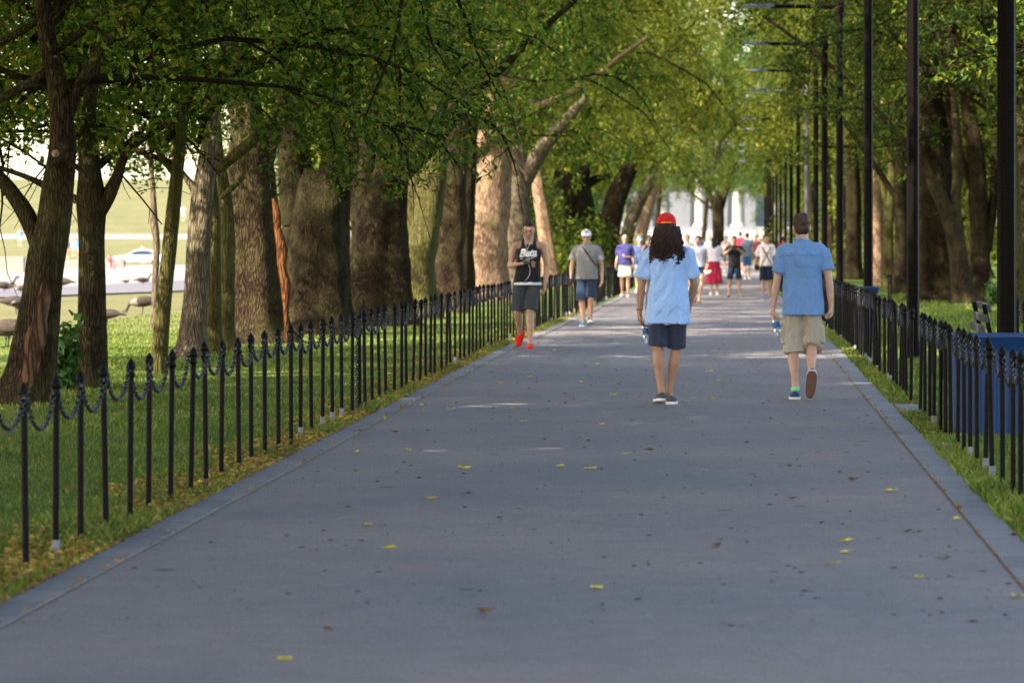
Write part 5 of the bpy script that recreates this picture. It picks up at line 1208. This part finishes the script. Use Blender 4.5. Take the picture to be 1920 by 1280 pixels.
# ---- man in the blue shirt and khaki cargo shorts, back view (198 px/m)
J = stand(1.0, 1, .18)
J.update(pelvis=(.0, 0, .95), neck=(-.005, 0, 1.495), head=(-.008, .02, 1.635), sh=[(-.190, 0, 1.40), (.195, 0, 1.40)],
  el=[(-.25, -.02, 1.09), (.25, -.03, 1.12)], wr=[(-.28, .02, .860), (.268, -.0, .875)], hip=[(-.085, 0, .90), (.085, 0, .90)],
  kn=[(-.095, .06, .49), (.085, .06, .50)], an=[(-.068, .03, .10), (.075, -.24, .235)],
  foot=[((-.068, -.05, 0), (-.085, .20, 0), (0, 0, 1)), ((.085, -.34, .285), (.060, -.245, .012), (.03, .85, .3))])
J['hand'] = [((.03, .1, -1), (1, 0.1, 0), 1, .8), ((-.03, .1, -1), (-1, 0.1, 0), -1, 1.25)]
blue_shoes = [CL((.02, .075, .17)), M_rub, M_brownsole]
P2, D2 = person('man walking away in a blue denim shirt and khaki cargo shorts', 1505, 752, 198, 1, J,
  dict(skin='fair', vox=.006, top=dict(c=(.145, .275, .53), hem=.80, ease=.027, flare=.022, sleeve=.66, sr=.068, wr=.016, collar=True, folds=.8), bot=dict(c=(.42, .37, .295), hem=(.44, .48), r=.098, wr=.016, cargo=True, ease=.018, folds=.9), shoe=blue_shoes, hair=('brown', 'short'), bulk=.93))
for q, z in ((0, .12),): tube(A([[-.068, .03, .085], [-.07, .03, .12]]), [.043, .042], 14).build('sock', CL((.25, .75, .30)), P2)
# back seams and pockets
for sx in (-1, 1):
    pk = onto(D2['bot'], [(sx*.085+u*.055, -1, .86+v*.05) for v in (-1, 1) for u in (-1, 1)], (0, 1, 0), .005)
    MB().add(np.vstack([pk, pk+A([0, .012, 0])]), [[0, 1, 3, 2], [0, 4, 5, 1], [1, 5, 7, 3], [3, 7, 6, 2], [2, 6, 4, 0]]).build('pocket', CL((.27, .24, .19), .9), D2['bot'], smooth=False)
yk = onto(D2['top'], [(x, -1, 1.355+.01*math.cos(x*9)) for x in np.linspace(-.17, .17, 16)], (0, 1, 0), .001); tube(yk, .0028, 5).build('yoke_seam', CL((.06, .17, .42)), D2['top'])
b = A(P2.location)+A([-.262, .05, .80]); bottle(b, (.15, .05, -1), 'clear water bottle with a blue label held by the man in cargo shorts')

# ---- young man in a black tank top looking at a phone (138 px/m)
J = stand(1.0, -1, .18)
J.update(pelvis=(-.02, 0, .94), neck=(.0, 0, 1.49), head=(.0, -.055, 1.612), sh=[(-.19, 0, 1.395), (.19, 0, 1.395)],
  el=[(-.262, .02, 1.125), (.245, .02, 1.12)], wr=[(-.13, -.20, 1.15), (.215, -.03, .87)], hip=[(-.105, 0, .90), (.065, 0, .90)],
  kn=[(-.155, -.04, .49), (.020, -.10, .50)], an=[(-.135, .20, .20), (.022, -.16, .09)],
  foot=[((-.11, .27, .24), (-.165, .20, .012), (0, -1, .5)), ((.022, -.10, 0), (.03, -.36, 0), (0, 0, 1))])
J['hand'] = [((.85, -.35, .12), (0, -.2, 1), -1, .55), ((0.02, -.15, -1), (-1, 0, 0), 1, .6)]
red_shoe = [CL((.72, .02, .012)), CL((.60, .03, .02)), CL((.60, .03, .02))]
P3, D3 = person('young man in a black tank top and red shoes looking down at a phone', 992, 656, 137, -1, J,
  dict(skin='warm', vox=.0065, pitch=.30, top=dict(name='tank_top', c=(.018, .016, .02), hem=.90, ease=.020, flare=.016, tank=True, wr=.007), bot=dict(c=(.050, .053, .060), hem=(.50, .52), r=.098, wr=.009, ease=.022), shoe=red_shoe, hair=('dark', 'short')))
un = loft([((-.02, 0, .862), .192, .152), ((-.02, 0, .95), .178, .135)], 30); link('undershirt', remesh(un, .009, 1, 'undershirt', CL((.70, .71, .76)), lambda co: .006*snoise(co, 14, 5, 2)), P3)
def lettering(txt, size, w, center, obj, root, mats, name, shear=.35, rot=0.0, off=.006, bold=.03, bar=True):
    cu = bpy.data.curves.new('t', 'FONT'); cu.body = txt; cu.size = size; cu.shear = shear; cu.offset = bold*size; cu.align_x = 'CENTER'; cu.resolution_u = 3; cu.space_character = .88
    t = bpy.data.objects.new('t', cu); COL.objects.link(t); dg = bpy.context.evaluated_depsgraph_get(); me = bpy.data.meshes.new_from_object(t.evaluated_get(dg)); bpy.data.objects.remove(t)
    v = A([x.co[:] for x in me.vertices])[:, :2]; fs = [tuple(p.vertices) for p in me.polygons]; bpy.data.meshes.remove(me)
    v[:, 0] -= (v[:, 0].max()+v[:, 0].min())/2; v *= w/(v[:, 0].max()-v[:, 0].min()); return v, fs
def decal(v, fs, center, obj, name, m, off=.006, rot=0.0, d=(0, 1, 0)):
    c, s_ = math.cos(rot), math.sin(rot); v = v@A([[c, s_], [-s_, c]])
    P = onto(obj, [(center[0]+a, -1.0, center[1]+b) for a, b in v], d, off)
    me = bpy.data.meshes.new(name); me.from_pydata([list(p) for p in P], [], fs); me.materials.append(m); return link(name, me, obj)
v, fs = lettering('Beta', .12, .245, None, None, None, None, None, bold=.035)
Mtx = simple('white_print', (.78, .77, .78), .7, .03); Mbrz = simple('bronze_print', (.36, .20, .09), .6, .3, 60)
vg, fg = lettering('Beta', .12, .262, None, None, None, None, None, bold=.06)
decal(v*A([1, 1.0]), fs, (-.005, 1.255), D3['top'], 'lettering', Mtx, .009, .06)
sw = A([[-.115, -.030], [-.04, -.034], [.05, -.026], [.118, .002], [.126, .028], [.108, .014], [.05, -.008], [-.04, -.018], [-.10, -.014]])
decal(sw, [tuple(range(9))], (-.005, 1.250), D3['top'], 'swash', Mtx, .009, .03)
bear = A([[.0, -.05], [.014, -.05], [.012, -.026], [.022, -.048], [.036, -.046], [.030, -.018], [.034, .004], [.048, .016], [.044, .026], [.026, .018], [.024, .034], [.014, .046], [.004, .040], [-.008, .046], [-.016, .034], [-.008, .024], [-.026, .020], [-.030, .010], [-.010, .004], [-.012, -.014], [-.016, -.030]])
decal(bear*1.0, [tuple(range(21))], (.055, 1.155), D3['top'], 'emblem', Mbrz, .009)
ph = empty('phone', tuple(A(P3.location)+A([-.035, -.255, 1.195])), 'dark phone held in the hand of the young man in the tank top', 'phone'); ph.rotation_euler = (.65, 0, .25)
box((0, 0, 0), (.072, .142, .009), bev=.003).build('phone_body', simple('phone_black', (.02, .02, .022), .3, .1), ph, smooth=False); box((0, .0, .0052), (.066, .128, .0012)).build('screen', simple('phone_screen', (.05, .06, .08), .1, .1), ph, smooth=False)
cb = onto(D3['top'], [(x, -1, z) for x, z in [(-.03, 1.38), (-.035, 1.33), (-.01, 1.28), (.012, 1.22), (.0, 1.16), (.02, 1.08), (.012, 1.0), (-.02, .95), (-.05, .925)]], (0, 1, 0), .014)
e1 = D3['hd']+D3['HM']@A([-.078, -.02, -.02]); e2 = D3['hd']+D3['HM']@A([.078, -.02, -.02])
join(tube(*resample(np.vstack([[e1], [A([-.05, -.13, 1.46])], cb]), [.0028]*(len(cb)+2), 60), 5), tube(*resample(np.vstack([[e2], [A([.03, -.13, 1.45])], [cb[1]+A([.02, 0, .02])], [cb[2]]]), [.0028]*4, 20), 5)).build('earphone_cable', M_white, P3)

# ---- older man in a white cap and grey polo (106 px/m)
J = stand(.965, -1, .19, .0, .12)
J.update(kn=[(-.085, -.03, .47), (.075, -.06, .48)], an=[(-.060, -.02, .085), (.060, .06, .10)], foot=[((-.060, .02, 0), (-.075, -.22, 0), (0, 0, 1)), ((.060, .06, .02), (.080, -.16, .085), (0, .2, 1))],
  el=[(-.262, .03, 1.09), (.262, .03, 1.09)], wr=[(-.275, -.02, .86), (.272, -.03, .85)], head=(-.005, -.02, 1.575), neck=(0, 0, 1.45))
P4, D4 = person('older man walking towards the camera in a white cap and grey polo shirt', 1100, 611, 106, -1, J,
  dict(skin='warm', glasses=True, belly=1.22, tw=1.08, vox=.009, top=dict(name='polo_shirt', c=(.20, .20, .205), hem=.83, ease=.022, flare=.014, sleeve=.72, sr=.076, collar=True), bot=dict(c=(.022, .040, .075), hem=(.46, .50), r=.105), shoe=[CL((.03, .16, .36)), M_rub, M_rub], hair=('grey', 'short'), sock=CL((.10, .30, .16))))
c4 = cap(P4, D4, (.76, .74, .80)); xform(ellipsoid((0, -.090, .075), (.016, .006, .010)), D4['HM'], D4['hd']).build('cap_emblem', CL((.12, .13, .25)), c4)
sp = onto(D4['top'], [(-.07+.26*t, -1, 1.40-.36*t) for t in np.linspace(0, 1, 14)], (0, 1, 0), .006); tube(sp, .016, 6, True, None, (1, .3)).build('bag_strap', simple('dark_strap', (.03, .02, .018), .7), P4)
o_ = box((-.275, -.07, .79), (.05, .05, .10), bev=.012).build('camera_pouch', M_dark, None, loc=tuple(P4.location)); tag(o_, 'small black case in the hand of the man in the white cap', 'case')

# ---- background walkers
def quick(label, px, s, f, k, skin, top, bot, shoe_, hair, **o):
    J = stand(k, f, o.pop('hw', .17), o.pop('sl', .0), o.pop('sr', .0), 0, 0); J.update(o.pop('J', {}))
    d = dict(skin=skin, vox=.014, top=top, bot=bot, shoe=shoe_, hair=hair); d.update(o); return person(label, px, 0, s, f, J, d)
WS = [M_rub, M_rub]; DS = [CL((.03, .03, .035)), CL((.03, .03, .035))]; BSH = [CL((.02, .12, .5)), M_rub]
P5, D5 = quick('man in a navy polo and white shorts walking along the left fence', 1172, 66, -1, 1.0, 'warm', dict(c=(.045, .042, .16), hem=.90, collar=True, sr=.08, ease=.03), dict(c=(.72, .66, .56), hem=(.56, .56), r=.118), WS, ('grey', 'short'), glasses=True, belly=1.15, tw=1.06, sr=.15, sl=-.05,
  J=dict(wr=[(-.26, -.03, .90), (.06, -.20, 1.12)], hand=[((0, -.2, -1), (1, 0, 0), -1, .5), ((-.8, -.3, .2), (0, 0, 1), 1, .8)]))
P6, D6 = quick('person in a pale blue cap half hidden behind the man in the navy polo', 1200, 61, -1, .97, 'warm', dict(c=(.06, .10, .22), hem=.88), dict(c=(.30, .32, .36), hem=(.5, .5)), WS, ('dark', 'short')); cap(P6, D6, (.25, .60, .78))
P7, D7 = quick('woman in sunglasses and a black top, left of the red cap man', 1217, 63, -1, 1.0, 'warm', dict(c=(.015, .015, .018), hem=.92, tank=True, name='tank_top'), dict(c=(.05, .05, .06), hem=(.6, .6)), DS, ('dark', 'bun'), glasses=True, fem=1, hw=.155, J=dict(wr=[(-.24, -.05, .92), (.22, -.05, .92)]))
P8, D8 = quick('fair-haired man in a white shirt behind the red cap man', 1289, 58, -1, 1.03, 'fair', dict(c=(.66, .64, .60), hem=.88, collar=True), dict(c=(.34, .30, .24), hem=(.5, .5)), WS, ('blond', 'short'))
P9, D9 = quick('woman in a pale grey top and dark shorts carrying a white bag', 1309, 74, -1, .965, 'warm', dict(c=(.36, .38, .45), hem=.90, sleeve=.5, sr=.066), dict(c=(.03, .032, .05), hem=(.74, .74), r=.098), [CL((.22, .12, .07)), CL((.1, .06, .04))], ('dark', 'bun'), fem=1, hw=.155, sl=.0, sr=.10,
  J=dict(an=[(-.09, .12, .12), (.02, -.06, .085)], foot=[((-.09, .18, .06), (-.10, -.04, .0), (0, .2, 1)), ((.02, 0, 0), (.03, -.22, 0), (0, 0, 1))], wr=[(-.2, -.05, .90), (.19, -.10, .86)]), bulk=.85, yaw=-.3)
o_ = tube(A([[.17, -.12, .80], [.20, -.12, .76], [.27, -.12, .76], [.31, -.12, .79]]), [.03, .055, .055, .03], 12, True, roundcap=True).build('handbag', CL((.62, .60, .56)), None, loc=tuple(P9.location)); tag(o_, 'small white bag in the hand of the woman in the pale grey top', 'bag')
P10, D10 = quick('woman with long dark hair, white top and long dark red skirt', 1339, 64, 1, .97, 'warm', dict(c=(.62, .60, .66), hem=.98, sleeve=.6), dict(name='skirt', c=(.32, .015, .04), hem=(.34, .34), skirt=(.27, .23, -.02), wr=.02), WS, ('black', 'long'), fem=1, hw=.155,
  J=dict(el=[(-.20, .05, 1.12), (.24, .10, 1.12)], wr=[(-.15, .2, 1.2), (.34, .2, 1.18)]))
P11, D11 = quick('photographer in black holding a camera to the face', 1377, 66, -1, .98, 'tan', dict(c=(.012, .012, .014), hem=.86, sr=.08), dict(c=(.012, .022, .05), hem=(.50, .50), r=.10), [CL((.25, .19, .13)), CL((.12, .09, .06))], ('black', 'short'), pitch=.1,
  J=dict(el=[(-.27, -.10, 1.22), (.27, -.10, 1.22)], wr=[(-.10, -.25, 1.36), (.10, -.25, 1.36)], hand=[((.7, -.3, .4), (0, .3, 1), -1, .7), ((-.7, -.3, .4), (0, .3, 1), 1, .7)], kn=[(-.13, -.02, .48), (.12, -.02, .48)], an=[(-.15, 0, .085), (.15, 0, .085)], foot=[((-.15, .06, 0), (-.21, -.19, 0), (0, 0, 1)), ((.15, .06, 0), (.21, -.19, 0), (0, 0, 1))]))
ct = empty('camera', tuple(A(P11.location)+A([0, -.28, 1.42])), 'black camera held by the photographer dressed in black', 'camera'); box((0, 0, 0), (.14, .06, .09), bev=.012).build('camera_body', M_dark, ct, smooth=False); xform(lathe([(.036, 0), (.036, .07), (.028, .075)], 14), rotx(math.pi/2), (0, -.02, 0)).build('camera_lens', M_shade, ct)
P12, D12 = quick('person in a grey-blue top and blue shorts walking away in the distance', 1401, 46, 1, 1.08, 'fair', dict(c=(.17, .22, .30), hem=.92), dict(c=(.05, .14, .30), hem=(.56, .56)), WS, ('dark', 'short'))
P13, D13 = quick('person in a red shirt in the distance above the photographer', 1388, 40, 1, 1.12, 'tan', dict(c=(.50, .02, .05), hem=.92), dict(c=(.05, .05, .07), hem=(.5, .5)), WS, ('dark', 'short'))
P14, D14 = quick('man in a white t-shirt with crossed straps and navy shorts', 1437, 69.5, -1, 1.0, 'tan', dict(c=(.72, .66, .66), hem=.90, sr=.082, ease=.028), dict(c=(.014, .018, .04), hem=(.52, .52), r=.115), BSH, ('black', 'short'), sl=.1, sr=.0,
  J=dict(el=[(-.27, .05, 1.12), (.24, .02, 1.12)], wr=[(-.30, .02, .90), (.26, -.05, .90)]), yaw=.5)
for a, b_ in ((-1, 1), (1, -1)):
    sp = onto(D14['top'], [(a*.12+(b_-a)*.13*t, -1, 1.42-.50*t) for t in np.linspace(0, 1, 12)], (0, 1, 0), .008); tube(sp, .011, 6).build('strap', M_dark, P14)
o_ = box((-.26, -.06, .86), (.13, .09, .15), bev=.03).build('camera_bag', M_dark, None, loc=tuple(P14.location)); tag(o_, 'small black bag at the hip of the man in the white t-shirt', 'bag')
far = [(1470, 50, (.34, .03, .06), 'reddish-haired person in dark red behind the blue shirt man', 'brown', 1), (1330, 41, (.30, .28, .26), 'distant walker in beige between the two women', 'dark', -1), (1362, 38, (.42, .30, .30), 'distant walker in pale pink left of the photographer', 'dark', -1), (1418, 36, (.40, .10, .12), 'distant walker in faded red left of the white t-shirt man', 'dark', -1), (1318, 36, (.10, .12, .30), 'distant walker in blue above the woman with the white bag', 'dark', 1)]
for px, s, c, lab, h, f in far: quick(lab, px, s, f, 1.0, 'warm', dict(c=c, hem=.9), dict(c=(.06, .07, .10), hem=(.5, .5)), WS, (h, 'short'), vox=.02, face=0)
# far lawn visitors
lawn = [(38, 24, 462, (.10, .25, .62), (.62, .6, .58), 'visitor in blue on the far grass bank at the left edge'), (128, 22, 450, (.66, .64, .60), (.08, .20, .55), 'visitor in white and blue on the far grass bank'), (138, 24, 480, (.68, .66, .62), (.6, .35, .3), 'visitor in white near the foot of the far grass bank'), (126, 25, 484, (.10, .10, .20), (.45, .2, .15), 'visitor in dark clothes near the foot of the grass bank'), (148, 25, 484, (.05, .25, .60), (.5, .3, .25), 'visitor in bright blue near the foot of the grass bank'),
        (268, 24, 494, (.55, .25, .20), (.6, .55, .5), 'visitor in salmon standing before the white car'), (333, 18, 415, (.08, .25, .7), (.5, .5, .5), 'visitor in blue up on the hill path'), (344, 18, 415, (.68, .64, .6), (.6, .55, .5), 'visitor in cream up on the hill path')]
for px, s, fy, c1, c2, lab in lawn:
    # walk the ray for the ground at that pixel row
    best = min(np.arange(150, 560, 1.5), key=lambda y: abs(float(hz((px-CX)/F*y, y))-(1.6-(fy-HY)/F*y))); s_ = F/best
    quick(lab, px, s_, -1, 1.0, 'warm', dict(c=c1, hem=.9), dict(c=c2, hem=(.5, .5)), WS, ('dark', 'short'), vox=.03, face=0)
# crouching figure in red and pink on the plaza
y = 240.0; x = (212-CX)/F*y
P, D = quick('figure in red and pink crouching on the bright plaza', 212, F/y, -1, 1.0, 'warm', dict(c=(.60, .10, .12), hem=.40, wr=.01), dict(c=(.5, .2, .28), hem=(.32, .32)), WS, ('dark', 'short'), vox=.025, face=0,
  J=dict(pelvis=(-.05, .15, .42), neck=(-.15, -.1, .92), head=(-.2, -.2, 1.02), sh=[(-.32, -.08, .84), (.02, -.08, .84)], el=[(-.3, -.3, .62), (.1, -.3, .6)], wr=[(-.1, -.42, .42), (.12, -.42, .4)], hip=[(-.13, .12, .40), (.05, .12, .40)], kn=[(-.16, -.28, .50), (.12, -.28, .50)], an=[(-.14, -.02, .09), (.10, -.02, .09)]))
for ob in S.objects:
    if ob.get('label') is None and ob.parent is None and ob.type in ('MESH', 'EMPTY') and not ob.get('kind'): print('NOLABEL', ob.name)
